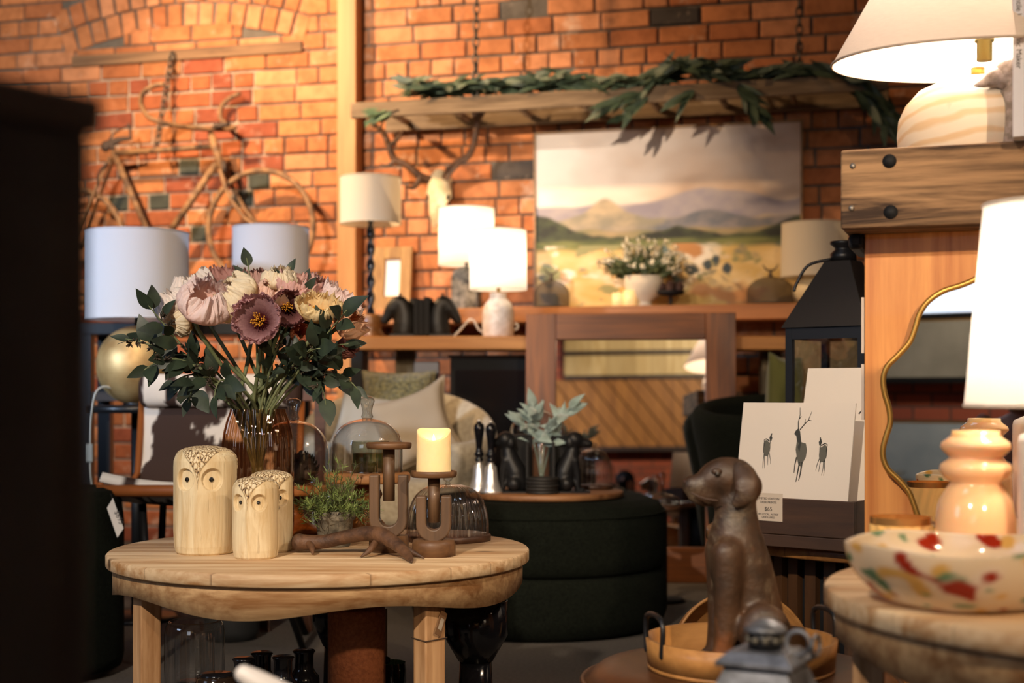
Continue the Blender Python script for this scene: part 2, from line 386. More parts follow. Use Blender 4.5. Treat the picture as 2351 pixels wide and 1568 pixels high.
# lintel, post, ledge
lint = wood('grey_lintel_timber', h('8a6a4c'), h('5d4430'), 0, 1, .85)
a, b = WALL.pt(166, 138, .02), WALL.pt(694, 112, .02); L = b[0] - a[0]
struct(MB().box(0, L, -.03, .02, -.028, .03).build('trim_1', lint, None, WALL.w(a[0], 0, (a[1] + b[1]) / 2), (0, 0, -WALL.th), bev=.006))
pine_post = wood('honey_pine_post', h('b07e48'), h('93622f'), 2, .7, .55, coat=.1)
pa, pb = WALL.s(773, .11), WALL.s(817, .11)
struct(MB().box(pa, pb, -.11, -.016, 0, HT).build('trim_2', pine_post, None, WALL.w(0), (0, 0, -WALL.th), bev=.006))
LZ = 1.172; led = wood('honey_ledge', h('b9783a'), h('8f5826'), 0, .8, .55)
la, lb = pb + .004, WALL.s(2050, .3)
struct(MB().box(la, lb, -.30, -.016, LZ - .07, LZ).build('trim_3', led, None, WALL.w(0), (0, 0, -WALL.th), bev=.004))
# wall behind the camera: brick below, planks above (seen in the mirrors), windows
bt = brick_tex('front_brick', (.30, .07, .035), (.22, .05, .03), (.05, .04, .035))
struct(MB().add([(XL, YF, 0), (XL, YF, HT), (XR, YF, HT), (XR, YF, 0)], [(0, 1, 2, 3)], False).build('wall_front', bt))
# ================================================================ lights
def spot(name, loc, tgt, power, col, size, blend=.5, rad=.04):
    l = bpy.data.lights.new(name, 'SPOT'); l.energy = power; l.color = col; l.spot_size = math.radians(size); l.spot_blend = blend; l.shadow_soft_size = rad
    o = bpy.data.objects.new(name, l); COL.objects.link(o); o.location = loc
    o.rotation_euler = (Vector(tgt) - Vector(loc)).to_track_quat('-Z', 'Y').to_euler(); return o
def area(name, loc, tgt, power, col, sx, sy):
    l = bpy.data.lights.new(name, 'AREA'); l.energy = power; l.color = col; l.shape = 'RECTANGLE'; l.size = sx; l.size_y = sy
    o = bpy.data.objects.new(name, l); COL.objects.link(o); o.location = loc
    o.rotation_euler = (Vector(tgt) - Vector(loc)).to_track_quat('-Z', 'Y').to_euler(); return o
def point(name, loc, power, col, rad=.03, parent=None):
    l = bpy.data.lights.new(name, 'POINT'); l.energy = power; l.color = col; l.shadow_soft_size = rad
    o = bpy.data.objects.new(name, l); COL.objects.link(o); o.location = loc
    if parent: o.parent = parent
    return o
WARM = (1, .62, .30); WARM2 = (1, .72, .45); COOL = (.55, .72, 1)
spot('track_spot_wall', (-2.4, 5.6, 3.25), WALL.at(860, 0, 1.75), 680, (1, .64, .33), 86, 1, .06)
spot('track_spot_painting', (-1.3, 2.2, 2.45), WALL.at(1380, 0, 1.74), 760, (1, .80, .62), 19, 1, .04)
spot('track_spot_bicycle', (-2.2, 3.4, 3.2), WALL.at(520, 0, 2.3), 800, (1, .86, .72), 62, .8, .05)
spot('track_spot_right', (.6, 3.6, 3.3), WALL.at(1500, 0, 1.9), 18, (1, .55, .22), 60, .8, .04)
spot('track_spot_table', (-1.2, -.6, 2.6), (-.45, 3.0, .55), 590, (1, .84, .66), 52, .8, .05)
spot('track_spot_middle', (-.9, 2.4, 3.3), (-.35, 5.1, .7), 220, (1, .70, .42), 44, .8, .05)
spot('track_spot_front_right', (1.15, -.8, 2.15), (.95, 2.5, .75), 300, (1, .74, .48), 52, .8, .05)
spot('lampshade_fill_spot', (-4.0, 1.6, 2.3), (-1.3, 4.95, 1.1), 900, COOL, 20, .7, .25)  # added narrow cool spot on the left lampshades, imitating window daylight
area('window_daylight', (-4.2, .8, 2.3), (-1.0, 4.2, .9), 26, COOL, 1.6, 1.4)
spot('canvas_fill_spot', (-.6, -1.2, 3.3), (-1.7, -3.5, .9), 200, (1, .92, .82), 60, .8, .06)  # added fill on the canvases and brick reflected in the wavy mirror
spot('panelling_fill_spot', (.9, -.8, 3.3), (-.1, -3.5, 2.0), 420, (1, .78, .5), 62, .8, .06)  # added lamp, brightens the planks and pale boards for the floor mirror
# ================================================================ shared materials
pine = wood('pale_pine', h('e6cba4'), h('ad7f50'), 0, 1.0, .6, boards=.085, baxis=1, bvar=.3, knots=7, bmp=.12, contrast=(.36, .66))
pine_edge = wood('pine_edge', h('d0aa7c'), h('96693f'), 0, 1.2, .65, knots=9, bmp=.15, contrast=(.36, .66))
pine_leg = wood('pine_leg', h('cda377'), h('94683f'), 2, 1.2, .65, bmp=.2)
oak_dark = wood('brown_turned_wood', h('7a5636'), h('523722'), 0, 1.3, .5, bmp=.1, coat=.1)
oak_dark_v = wood('brown_holder_wood', h('6e5238'), h('4a3524'), 2, 1.3, .5, bmp=.1, coat=.1)
honey_v = wood('honey_turned_wood', h('b0712f'), h('7e4a1c'), 2, 1.0, .45, bmp=.1, coat=.2)
walnut = wood('walnut_board', h('5c3b26'), h('3a2417'), 0, 1.2, .5, coat=.1)
black_matt = mat('black_matt', (.008, .008, .009), .6, spec=.2)
black_gloss = mat('black_gloss', (.006, .006, .008), .12)
black_metal = mat('black_metal', (.012, .012, .014), .4, .3)
glass_clear = thin_glass('clear_glass', (.96, .96, .95), 1.72)
glass_thick = thin_glass('thick_clear_glass', (.86, .86, .82), 1.9)
glass_rib = thin_glass('ribbed_clear_glass', (.95, .94, .93), 1.75)
glass_smoke = thin_glass('smoky_glass', (.13, .14, .10), 1.5)
glass_amber = thin_glass('amber_glass', (.82, .57, .38), 1.75, 0, (1, .85, .7))
TZ = .442; TX, TY, TR = -.413, 3.08, .45
def table(name, label, cx, cy, R, zt, legs, group, phase=0., tilt=0.):
    t = thing(name, label, 'table', (cx, cy, 0), tilt, group)
    MB().lathe([(0, zt - .026), (R - .003, zt - .026), (R, zt - .023), (R, zt - .003), (R - .003, zt), (0, zt)], 96).build('tabletop', pine, t).data.shade_smooth()
    mb = MB(); ra = R - .014; n = 192
    def low(a): return zt - .078 + .012 * math.cos(5 * a + phase)
    vs = []; fs = []
    for i in range(n):
        a = 2 * PI * i / n; zz = low(a)
        for r in (ra, ra - .02):
            vs += [(r * math.cos(a), r * math.sin(a), zt - .0255), (r * math.cos(a), r * math.sin(a), zz)]
    for i in range(n):
        j = (i + 1) % n
        fs += [(4 * i, 4 * j, 4 * j + 1, 4 * i + 1), (4 * i + 2, 4 * i + 3, 4 * j + 3, 4 * j + 2), (4 * i + 1, 4 * j + 1, 4 * j + 3, 4 * i + 3)]
    mb.add(vs, fs); mb.build('apron', pine_edge, t)
    for a in legs:
        a = math.radians(a); M = Matrix.Rotation(a, 4, 'Z') @ Tm(ra - .045, 0, 0)
        MB().box(-.021, .021, -.024, .024, 0, zt - .0265, M).build('leg', pine_leg, t, bev=.003)
    return t
table('round_coffee_table', 'round pale pine coffee table with scalloped apron carrying owls and vase', TX, TY, TR, TZ, (-145, -50, 83), 'round pine tables', 5.934)
# ---------------------------------------------------------------- owls
def owl_mat():
    m, nt, ns, ln, bs = nodes('owl_wood'); bs.inputs['Roughness'].default_value = .7
    v = coords(ns, ln, (26, 26, 2.6)); g = noi(ns, ln, v, 1.5, 6, .6, 1.2)
    col = mixrgb(ns, ln, h('ead9b4'), h('c9ab7b'), ramp(ns, ln, g, [(.35, 0.), (.7, 1.)]))
    col = mixrgb(ns, ln, col, h('9a7a50'), ramp(ns, ln, noi(ns, ln, coords(ns, ln, (120, 120, 9)), 1.3, 3), [(.62, 0.), (.72, .5)]))
    bv = coords(ns, ln, (1, 1, .38)); vo = ns.new('ShaderNodeTexVoronoi'); vo.feature = 'DISTANCE_TO_EDGE'; vo.inputs['Scale'].default_value = 165; ln.new(bv, vo.inputs['Vector'])
    nn = noi(ns, ln, bv, 190, 4, .7)
    su = ns.new('ShaderNodeMath'); su.operation = 'MULTIPLY_ADD'; su.inputs[1].default_value = .75; ln.new(nn, su.inputs[0]); ln.new(vo.outputs['Distance'], su.inputs[2])
    bark = ramp(ns, ln, su.outputs[0], [(.38, h('4a3322')), (.47, h('c7a878')), (.6, h('e6d6b4'))])
    at = ns.new('ShaderNodeAttribute'); at.attribute_name = 'Col'
    sp = ns.new('ShaderNodeSeparateColor'); ln.new(at.outputs[0], sp.inputs[0])
    ln.new(mixrgb(ns, ln, col, bark, sp.outputs[0]), bs.inputs['Base Color'])
    hh = mixrgb(ns, ln, g, su.outputs[0], sp.outputs[0]); bump(ns, ln, bs, hh, .6, .004)
    return m
owlm = owl_mat(); pupil = mat('owl_pupil', (.01, .008, .006), .2)
def owl(label, px, D, R, H, eye_half, eye_z, eye_r, rz):
    t = thing('wooden_owl', label, 'figurine', (PX(px, D), D, TZ), rz, 'carved wooden owls')
    pr = [(R * .86, 0), (R * .93, .004), (R * .98, .018), (R, .05), (R, H * .80), (R * .99, H * .86), (R * .94, H * .905), (R * .8, H * .95), (R * .6, H * .977), (R * .35, H * .993), (.0005, H)]
    cum = [0]
    for i in range(1, len(pr)): cum.append(cum[-1] + math.hypot(pr[i][0] - pr[i - 1][0], pr[i][1] - pr[i - 1][1]))
    def at(v):
        d = v * cum[-1]; i = max(k for k in range(len(cum) - 1) if cum[k] <= d + 1e-9); f = (d - cum[i]) / (cum[i + 1] - cum[i]); return pr[i][0] * (1 - f) + pr[i + 1][0] * f, pr[i][1] * (1 - f) + pr[i + 1][1] * f
    cb = R * 1.04; cz = eye_z - R * .17; sst = lambda x: min(1, max(0, x * .5 + .5)); w_ = .0011
    def masks(u, v):
        r, z = at(v); a = (u - .5) * 2 * PI * R; ab = abs(a)   # u = .5 faces front
        wob = .0012 * noise.noise(Vector((a * 90, z * 90, R * 99)))
        d = (cb - math.hypot(ab - cb, max(0, z - cz)) + wob) if ab < 2 * cb else -1
        carve = sst(d / w_)
        e = sst((eye_r - math.hypot(ab - eye_half * R, z - eye_z)) / .0012)
        return r, z, a, carve, e
    def fn(u, v):
        r, z, a, c, e = masks(u, v); rr_ = r - .0032 * c - .0092 * e + (.0028 * math.exp(-(a / (.22 * R)) ** 2) * c * min(1, max(0, (cz - z) / .02)) * max(0, min(1, z / .06)))
        if z > cz and c < .5: rr_ += .0011 * noise.noise(Vector((a * 260, z * 150, r * 260)))
        an = -PI / 2 + (u - .5) * 2 * PI; return Vector((rr_ * math.cos(an), rr_ * math.sin(an), z))
    def cf(u, v): r, z, a, c, e = masks(u, v); k = (1 - c) if z > cz - .012 else 0; return (k, k, k)
    mb = MB().grid(fn, 360, 230, cf, wrap=True); mb.add([(0, 0, 0)], []); mb.f.append(list(range(360))[::-1]); mb.sm.append(False)
    mb.v.pop(); mb.c.pop(); mb.build('body', owlm, t, hascol=True)
    for s in (-1, 1):
        M = Matrix.Rotation(-PI / 2 + s * eye_half, 4, 'Z'); MB().sphere((0, 0, 0), eye_r * .23, 16, M=M @ Tm(R - .0116, 0, eye_z), sx=.8).build('pupil', pupil, t)
    return t
owl('large carved wooden owl with bark crown, tallest of the three owls', 471, 2.99, .0685, .226, .46, .157, .0225, -.02)
owl('small carved wooden owl in front, gazing straight ahead with both eyes visible', 586, 2.90, .0495, .166, .52, .115, .0165, -.17)
owl('small carved wooden owl half hidden behind the other small owl, turned right', 622, 3.03, .050, .172, .40, .115, .0165, .30)
# ---------------------------------------------------------------- vase and flowers
VX, VD = PX(592, 3.17), 3.17
vr = S(80, VD)
def vase():
    prof = [(vr * .80, .004), (vr * .95, .012), (vr, .04), (vr, .20), (vr * .985, .225), (vr * .94, .25), (vr * .86, .275), (vr * .775, .293), (vr * .76, .30)]
    b = shell(prof, 260, None, (26, .032)); CAPS[0] = True
    o = b.build('vase', glass_amber, None, (VX, VD, TZ))
    tag(o, 'ribbed amber glass vase holding the big poppy bouquet', 'vase')
    base = MB().lathe([(0, 0), (vr * .8, 0), (vr * .82, .006), (0, .008)], 48).build('base', thin_glass('amber_base', (.5, .3, .18), 1.6), o)
vase()
petm = petal_mat('petals'); stem_m = mat('poppy_stem', h('7d8460'), .7, var=h('59633f'), vs=40); leafm = None
def petal_col(c_rim, c_in, t, a): k = min(1, max(0, (t - .15) / .6)); return tuple(c_in[i] * (1 - k) + c_rim[i] * k for i in range(3))
def poppy(label, px, py, D, rpx, axis, cr, ci, form, seed, stamens=True, stem_to=None):
    c = P(px, py, D); R = S(rpx, D) * 1.14; rnd = random.Random(seed); axis = Vector(axis).normalized()
    t = thing('poppy', label, 'flower', c, 0, 'poppies in the amber vase')
    q = axis.to_track_quat('Z', 'Y').to_matrix().to_4x4(); mb = MB(); npet = 8
    for p in range(npet):
        lay = p % 2; ph0 = 2 * PI * p / npet + rnd.uniform(-.15, .15); hw = .95 + rnd.uniform(-.08, .15); sd = rnd.uniform(0, 50); kk = form[0] * rnd.uniform(.92, 1.08); hh = form[1] * rnd.uniform(.9, 1.1)
        def fn(u, v, lay=lay, ph0=ph0, hw=hw, sd=sd, kk=kk, hh=hh):
            a = (u * 2 - 1); tt = .04 + v * .96
            edge = 1 - .10 * abs(a) ** 3
            r = R * math.sin(min(tt * kk * (1 if lay == 0 else 1.07), 2.75)) * (1.0 if lay == 0 else .9); z = R * (hh * tt ** 1.7 * edge - .45)
            n1 = noise.noise(Vector((a * 2.6 + sd, tt * 2, sd))); n2 = noise.noise(Vector((a * 7 + sd, tt * 3, sd + 9)))
            n3 = noise.noise(Vector((a * 16 + sd, tt * 2, sd + 19)))
            n4 = noise.noise(Vector((a * 9 + sd, tt * 9, sd + 29))); r += R * ((.15 * n1 + .13 * n2 + .06 * n3) * tt ** 1.3 + .05 * n4); z += R * ((.18 * n1 + .13 * n2 + .07 * n3) * tt ** 2 + .05 * n4)
            an = ph0 + a * hw * (.55 + .45 * math.sin(PI * min(1, tt * .9 + .1)))
            return Vector((r * math.cos(an), r * math.sin(an), z))
        mb.grid(fn, 34, 20, lambda u, v: petal_col(cr, ci, v, u), M=q)
    mb.build('petals', petm, t, hascol=True)
    if stamens:
        sb = MB()
        for i in range(34):
            a = rnd.uniform(0, 2 * PI); r = R * .20 * rnd.random() ** .5; b0 = Vector((r * .5 * math.cos(a), r * .5 * math.sin(a), -R * .42)); b1 = Vector((r * 1.6 * math.cos(a), r * 1.6 * math.sin(a), R * rnd.uniform(-.02, .16)))
            sb.tube([q @ b0, q @ b1], R * .014, 4); sb.sphere(q @ b1, R * .035, 6)
        sb.build('stamens', mat('stamens', h('c98b1e'), .7), t)
    # stem down into the vase
    st = stem_to or Vector((VX + rnd.uniform(-.55, .55) * vr, VD + rnd.uniform(-.5, .5) * vr, TZ + .30))
    bt = Vector((VX - (st.x - VX) * .9 + rnd.uniform(-.25, .25) * vr, VD - (st.y - VD) * .9, TZ + .02))
    start = c - axis * R * .45; mid = start * .45 + st * .55 - axis * R * .35
    pts = smooth_path([start - axis * .0, start - axis * R * .35 + Vector((0, 0, -.01)), mid, st, (st + bt) / 2, bt], 5)
    MB().tube([p - c for p in pts], .0045, 7).build('stem', stem_m, t)
    return t
MAUVE = (h('cda0a3'), h('4a1d22')); PINK = (h('fbe6e2'), h('f0b49c')); CREAM = (h('fbeed2'), h('e3b25c')); WHITE = (h('fbf0e8'), h('efcaa2')); DUST = (h('ebc0b8'), h('b0706a')); PEACH = (h('f8d5c4'), h('e39a7a')); YEL = (h('f8e2b0'), h('dc9c38'))
CUP = (2.4, 1.25); OPEN = (1.75, 1.0); WIDE = (1.2, .62)
poppy('mauve poppy facing forward with dark heart and orange stamens, front of the bouquet', 592, 733, 3.0, 50, (-.05, -1, .12), *MAUVE, (1.7, .85), 1)
poppy('pale pink cupped poppy left of the mauve one, gap showing its yellow centre', 466, 705, 3.03, 56, (.35, -.55, .75), *PINK, CUP, 2)
poppy('cream cupped poppy between the pink poppy and the front mauve poppy', 552, 694, 3.06, 52, (-.75, -.35, .6), *CREAM, CUP, 3)
poppy('cream white poppy at the far left edge of the bouquet', 412, 706, 3.12, 48, (-.6, -.2, .8), *WHITE, CUP, 4)
poppy('dusty mauve open poppy at the top left, brown heart turned upward', 515, 655, 3.2, 44, (-.1, -.45, .9), h('c99a93'), h('7c4438'), OPEN, 5)
poppy('small cream poppy peeking out at the top under the eucalyptus leaves', 640, 650, 3.14, 36, (.1, -.3, .95), *CREAM, CUP, 6)
poppy('peach poppy just behind and above the front mauve poppy', 622, 684, 3.10, 40, (.2, -.4, .85), *PEACH, CUP, 7)
poppy('dusty pink crinkled poppy at top centre right, rim brightly lit', 682, 668, 3.13, 46, (.3, -.3, .9), *DUST, OPEN, 8)
poppy('pinkish mauve poppy at the top right crest of the bouquet', 730, 678, 3.2, 42, (.35, -.2, .9), *DUST, CUP, 9)
poppy('pale pink ruffled poppy on the right shoulder of the bouquet', 776, 700, 3.14, 46, (.6, -.15, .8), *PINK, OPEN, 10)
poppy('buttery cream poppy with golden inside, right half, opening upward', 730, 716, 3.04, 46, (.15, -.45, .85), *YEL, OPEN, 11)
poppy('peach and yellow poppy at the far right tip of the bouquet', 793, 742, 3.08, 40, (.85, -.35, .25), h('eec3a0'), h('e0906e'), CUP, 12)
poppy('dark mauve poppy in shade right beside the front mauve poppy', 660, 706, 3.07, 38, (.3, -.8, -.1), h('a3706e'), h('2c1012'), (1.7, .9), 13)
poppy('blush white poppy behind the pale pink one on the left crest', 448, 668, 3.2, 44, (-.3, -.2, .9), *WHITE, CUP, 14)
poppy('drooping dusty poppy low on the right under the leaves', 792, 792, 3.16, 26, (.7, -.3, -.5), h('b57f78'), h('7a4740'), CUP, 15, False)
poppy('small orange pink poppy tucked low in the leaves right of centre', 690, 768, 3.1, 22, (.2, -.6, .2), h('d99070'), h('a35a3c'), CUP, 16, False)
poppy('cream poppy at the lower left rim facing down beside grey leaves', 420, 738, 3.1, 32, (-.5, -.4, -.1), *CREAM, CUP, 17, False)
poppy('pale mauve poppy at the back of the bouquet between cream and pink', 590, 655, 3.24, 36, (0, -.2, 1), h('d2aaa0'), h('8a5548'), CUP, 18)
euc = mat('eucalyptus_leaf', h('33402f'), .5, var=h('222c22'), vs=30, bmp=(120, .15, .002))
bud = mat('eucalyptus_bud', h('3a3024'), .7)
def sprig(label, tip, D, via=None, seed=0, n=9, buds=2, size=.05):
    rnd = random.Random(100 + seed); tip = P(tip[0], tip[1], D)
    m = Vector((VX + (tip.x - VX) * .18, VD + (D - VD) * .3, TZ + .30)); t = thing('eucalyptus_sprig', label, 'foliage', m, 0, 'eucalyptus sprigs in the amber vase')
    v = P(via[0], via[1], (D + VD) / 2) if via else m * .4 + tip * .6 + Vector((0, 0, .05))
    pts = [Vector((VX - (m.x - VX) * .8, VD - (m.y - VD), TZ + .02)) - m, Vector((0, 0, 0))] + [p - m for p in bez(m, v, tip, 12)[1:]]
    MB().tube(pts, lerp_list([.003, .0028, .0012], len(pts)), 6).build('stem', stem_m, t)
    lb = MB(); cen = P(600, 780, 3.15) - m
    for i in range(n):
        f = .42 + .58 * i / max(1, n - 1); k = 1 + int(f * 12); k = min(k, len(pts) - 2); p = pts[k]; d = (pts[k + 1] - pts[k - 1]).normalized()
        rad = Vector((rnd.uniform(-1, 1), rnd.uniform(-1, .5), rnd.uniform(-.9, .6))); rad = (rad - d * rad.dot(d)).normalized()
        dd = (d * rnd.uniform(.3, 1.) + rad * rnd.uniform(.5, 1.1)).normalized() if i < n - 1 else d
        L = size * rnd.uniform(.75, 1.25); pet = p + dd * .008
        lb.tube([p, pet], .0009, 4)
        lb.leaf(pet, dd, Vector((rnd.uniform(-.7, .7), -1, rnd.uniform(-.2, .9))), L, L * rnd.uniform(.42, .62), rnd.uniform(-.1, .35), rnd.uniform(.02, .12), 7, pw=.72)
    for b in range(buds):
        p = pts[rnd.randint(6, len(pts) - 2)]
        bb = MB(); dd = Vector((rnd.uniform(-1, 1), rnd.uniform(-1, 0), rnd.uniform(-.5, .8))).normalized(); e = p + dd * .025; bb.tube([p, e], .0009, 4)
        for j in range(9):
            x = (dd + Vector((rnd.uniform(-1, 1), rnd.uniform(-1, 1), rnd.uniform(-1, 1))) * .9).normalized(); s0 = p + dd * rnd.uniform(.008, .025)
            bb.tube([s0, s0 + x * .007, s0 + x * .013], [.0008, .0022, .0006], 5)
        bb.build('bud_cluster', bud, t)
    lb.build('leaves', euc, t)
E = 'eucalyptus sprig '
sprig(E + 'reaching furthest left with two tall leaves above the brass globe', (340, 700), 3.05, (420, 800), 1, 8, 3, .062)
sprig(E + 'with a pale drooping leaf tip in front of the brass globe', (288, 778), 3.1, (400, 790), 2, 9, 3, .05)
sprig(E + 'hanging down left over the cowhide chair top edge', (330, 850), 3.05, (430, 770), 3, 9, 3, .052)
sprig(E + 'with long narrow leaves hanging above the large owl', (432, 925), 3.06, (460, 800), 4, 9, 2, .058)
sprig(E + 'with a round grey leaf beside the vase neck on its left', (492, 915), 3.04, (500, 820), 5, 6, 1, .055)
sprig(E + 'rising above the flowers with a bare curved tip', (566, 592), 3.18, (600, 760), 6, 7, 1, .045)
sprig(E + 'topped by a round leaf in front of the hidden white shade', (668, 612), 3.16, (625, 760), 7, 7, 3, .043)
sprig(E + 'with upright oval leaf at the right end of the crest', (702, 640), 3.17, (680, 760), 8, 6, 1, .045)
sprig(E + 'with a large leaf crossing the far right poppies', (796, 712), 2.98, (720, 800), 9, 8, 3, .058)
sprig(E + 'dense with dark leaves at the right below the poppies', (800, 790), 3.02, (700, 790), 10, 11, 2, .056)
sprig(E + 'drooping right with an oval leaf near the glass domes', (825, 898), 3.08, (740, 790), 11, 10, 3, .05)
sprig(E + 'hanging low right with a broad leaf over the first dome', (748, 930), 3.05, (730, 790), 12, 10, 2, .054)
sprig(E + 'with leaves in the shade under the buttery cream poppy', (735, 800), 2.99, (680, 800), 13, 9, 1, .056)
sprig(E + 'filling the middle right just above the vase shoulder', (690, 860), 3.08, (660, 800), 14, 9, 1, .052)
sprig(E + 'crowded with buds left of the poppy stems', (400, 815), 3.12, (480, 800), 15, 9, 5, .046)
sprig(E + 'running low left behind the poppy stems', (395, 880), 3.16, (470, 820), 16, 9, 4, .05)
sprig(E + 'short one beside the mauve poppy under the dark mauve bloom', (640, 790), 3.03, (620, 840), 17, 7, 1, .05)
# ---------------------------------------------------------------- glass domes on turned stands
def cloche(label, px, D, rpx, top, bot, plate_z):
    r = S(rpx, D); x = PX(px, D); z0 = plate_z; zt = PZ(top, D); kh = S(52, D); hb = zt - kh - z0
    t = thing('glass_cloche', label, 'glass dome', (x, D, z0), 0, 'glass cloches on wooden stands')
    prof = [(r, 0), (r, hb * .45)] + [(r * math.cos(a) ** .75, hb * .45 + (hb * .53) * math.sin(a)) for a in [PI / 2 * i / 12 for i in range(1, 12)]] + [(r * .1, hb)]
    shell(prof, 64).build('dome', glass_clear, t)
    shell([(r * 1.004, 0), (r * 1.012, .003), (r * 1.004, .006)], 64).build('rim', glass_thick, t)
    k = [(r * .13, 0), (r * .17, kh * .1), (r * .13, kh * .3), (r * .16, kh * .55), (r * .215, kh * .78), (r * .2, kh * .9), (r * .1, kh * .985), (0, kh)]
    MB().lathe(k, 24).build('knob', glass_thick, t, (0, 0, hb - .002))
    return t
def stand(label, px, D, zt, rp, rb):
    hgt = zt - TZ; k = hgt / .15
    t = thing('cake_stand', label, 'stand', (PX(px, D), D, TZ), 0, 'turned wooden stands')
    MB().lathe([(0, hgt - .022), (rp, hgt - .022), (rp * 1.02, hgt - .016), (rp * 1.02, hgt - .005), (rp, hgt), (0, hgt)], 48).build('plate', wood('stand_plate', h('b57f4a'), h('8a5930'), 0, 1), t)
    MB().lathe([(0, 0), (rb, 0), (rb * 1.02, .01), (rb * .9, .018), (rb * .62, .026), (rb * .66, .034), (rb * .42, .046 * k + .004), (rb * .36, .075 * k), (rb * .5, .09 * k), (rb * .58, .1 * k), (rb * .4, hgt - .024), (0, hgt - .0225)], 40).build('pedestal', honey_v, t)
    return t
z1 = PZ(1112, 3.38); stand('turned wooden stand under the left glass dome, half behind the small owls', 674, 3.38, z1, .092, .062)
cloche('clear glass dome with knob behind the amber vase, covering a dark ball', 674, 3.38, 81, 912, 1112, z1)
mb = MB(); mb.sphere((0, 0, .034), .034, 20)
rr = random.Random(5)
for i in range(90):
    a = rr.uniform(0, 2 * PI); zz = rr.uniform(-1, 1); q = math.sqrt(1 - zz * zz); d = Vector((q * math.cos(a), q * math.sin(a), zz)); mb.leaf(Vector((0, 0, .036)) + d * .029, d + Vector((0, 0, .6)), d, .018, .014, .3, .1, 3)
o = mb.build('pine_cone', mat('dark_cone', h('2a211a'), .8), None, (PX(694, 3.36), 3.36, z1)); tag(o, 'dark pine cone ball under the left glass dome', 'pine cone')
z2 = PZ(1085, 3.30); stand('turned honey wood stand under the right glass dome beside the rosemary pot', 843, 3.30, z2, .098, .062)
cloche('clear glass dome with knob covering a dark candle jar, right of the two', 843, 3.30, 81, 908, 1085, z2)
t = thing('candle_jar', 'dark glass candle jar with green wax under the right dome', 'candle', (PX(850, 3.30), 3.30, z2))
jr = S(43, 3.3); jh = S(72, 3.3)
shell([(jr * .9, 0), (jr, .006), (jr, jh)], 40).build('jar', thin_glass('jar_glass', (.62, .64, .55), 1.5), t)
MB().lathe([(0, .004), (jr * .9, .004), (jr * .93, jh * .62), (0, jh * .6)], 40).build('wax', mat('green_wax', h('3c4020'), .4, var=h('5a5a30'), vs=60), t)
MB().lathe([(0, 0), (jr * .8, 0), (jr * .8, .0035), (0, .0035)], 32).build('base', black_gloss, t)
# ---------------------------------------------------------------- potted rosemary
D = 3.12; px = 768
t = thing('potted_rosemary', 'bushy green rosemary in a mottled grey pot beside the antler', 'potted plant', (PX(px, D), D, TZ))
ph = .079
MB().lathe([(0, 0), (.033, 0), (.0345, .003), (.041, ph * .72), (.044, ph * .74), (.0455, ph * .78), (.0465, ph), (.043, ph), (.042, ph - .012), (0, ph - .012)], 40).build('pot', mat('mottled_pot', h('8d8472'), .9, var=h('4c463b'), vs=45, bmp=(160, .4, .003)), t)
fb = MB(); sb = MB(); rnd = random.Random(21)
for i in range(95):
    a = rnd.uniform(0, 2 * PI); tilt = rnd.random() ** .6 * 1.35; L = rnd.uniform(.055, .105) * (1 - .12 * tilt) * (1.25 if tilt < .5 else 1)
    d = Vector((math.sin(tilt) * math.cos(a), math.sin(tilt) * math.sin(a), math.cos(tilt))); b0 = Vector((d.x * .022, d.y * .022, ph - .012))
    pts = bez(b0, b0 + d * L * .6 + Vector((0, 0, .012)), b0 + d * L - Vector((0, 0, .018 * tilt)), 7); sb.tube(pts, .0008, 4)
    for j in range(26):
        k = rnd.randint(1, 7); p = pts[k]; x = (d * rnd.uniform(.2, .9) + Vector((rnd.uniform(-1, 1), rnd.uniform(-1, 1), rnd.uniform(-.5, 1))) * .8).normalized()
        fb.leaf(p, x, Vector((rnd.uniform(-1, 1), rnd.uniform(-1, 1), 1)), rnd.uniform(.012, .02), .0021, rnd.uniform(-.3, .4), .1, 3)
fb.build('foliage', mat('rosemary_leaf', h('8496 4e'.replace(' ','')), .6, var=h('4d5c30'), vs=40), t); sb.build('stems', mat('rosemary_stem', h('4f4a2c'), .8), t)
# ---------------------------------------------------------------- candle holders, candle
def holder(label, px, D, zb_u, ztop_u, tray_z, rt, rbase, uw):
    t = thing('candle_holder', label, 'candle holder', (PX(px, D), D, TZ), 0, 'wooden candle holders'); bh = .033
    MB().lathe([(0, 0), (rbase, 0), (rbase, bh * .75), (rbase * .93, bh), (0, bh)], 40).build('base', oak_dark, t)
    zu = bh - .004; zt = ztop_u - TZ; w = uw / 2; th = .021; out = [(-w, zt)] ; ri = w - th
    # U shape in (x, z)
    zc = zu + w
    out = [(-w, zt)] + [(w * math.cos(a), zc + w * math.sin(a)) for a in [PI + PI * i / 20 for i in range(21)]] + [(w, zt), (ri, zt)] + [(ri * math.cos(a), zc + .004 + ri * math.sin(a)) for a in [2 * PI - PI * i / 20 for i in range(21)]] + [(-ri, zt)]
    MB().prism(out, -.017, .017).build('fork', oak_dark_v, t, bev=.003)
    tz = tray_z - TZ
    MB().lathe([(0, zt - .055), (.0125, zt - .055), (.0125, tz - .012), (0, tz - .012)], 20).build('post', oak_dark_v, t)
    MB().lathe([(0, tz - .012), (rt * .95, tz - .012), (rt, tz - .007), (rt, tz - .001), (rt * .975, tz + .001), (rt * .93, tz), (rt * .9, tz - .004), (0, tz - .004)], 48).build('tray', oak_dark, t)
    return t
holder('taller brown wooden candle holder with empty tray and forked stem', 893, 3.02, 0, PZ(1090, 3.02), PZ(1017, 3.02), S(52, 3.02), S(46, 3.02), S(88, 3.02))
holder('shorter brown wooden candle holder carrying the ivory candle', 996, 2.94, 0, PZ(1138, 2.94), PZ(1082, 2.94), S(53, 2.94), S(50, 2.94), S(80, 2.94))
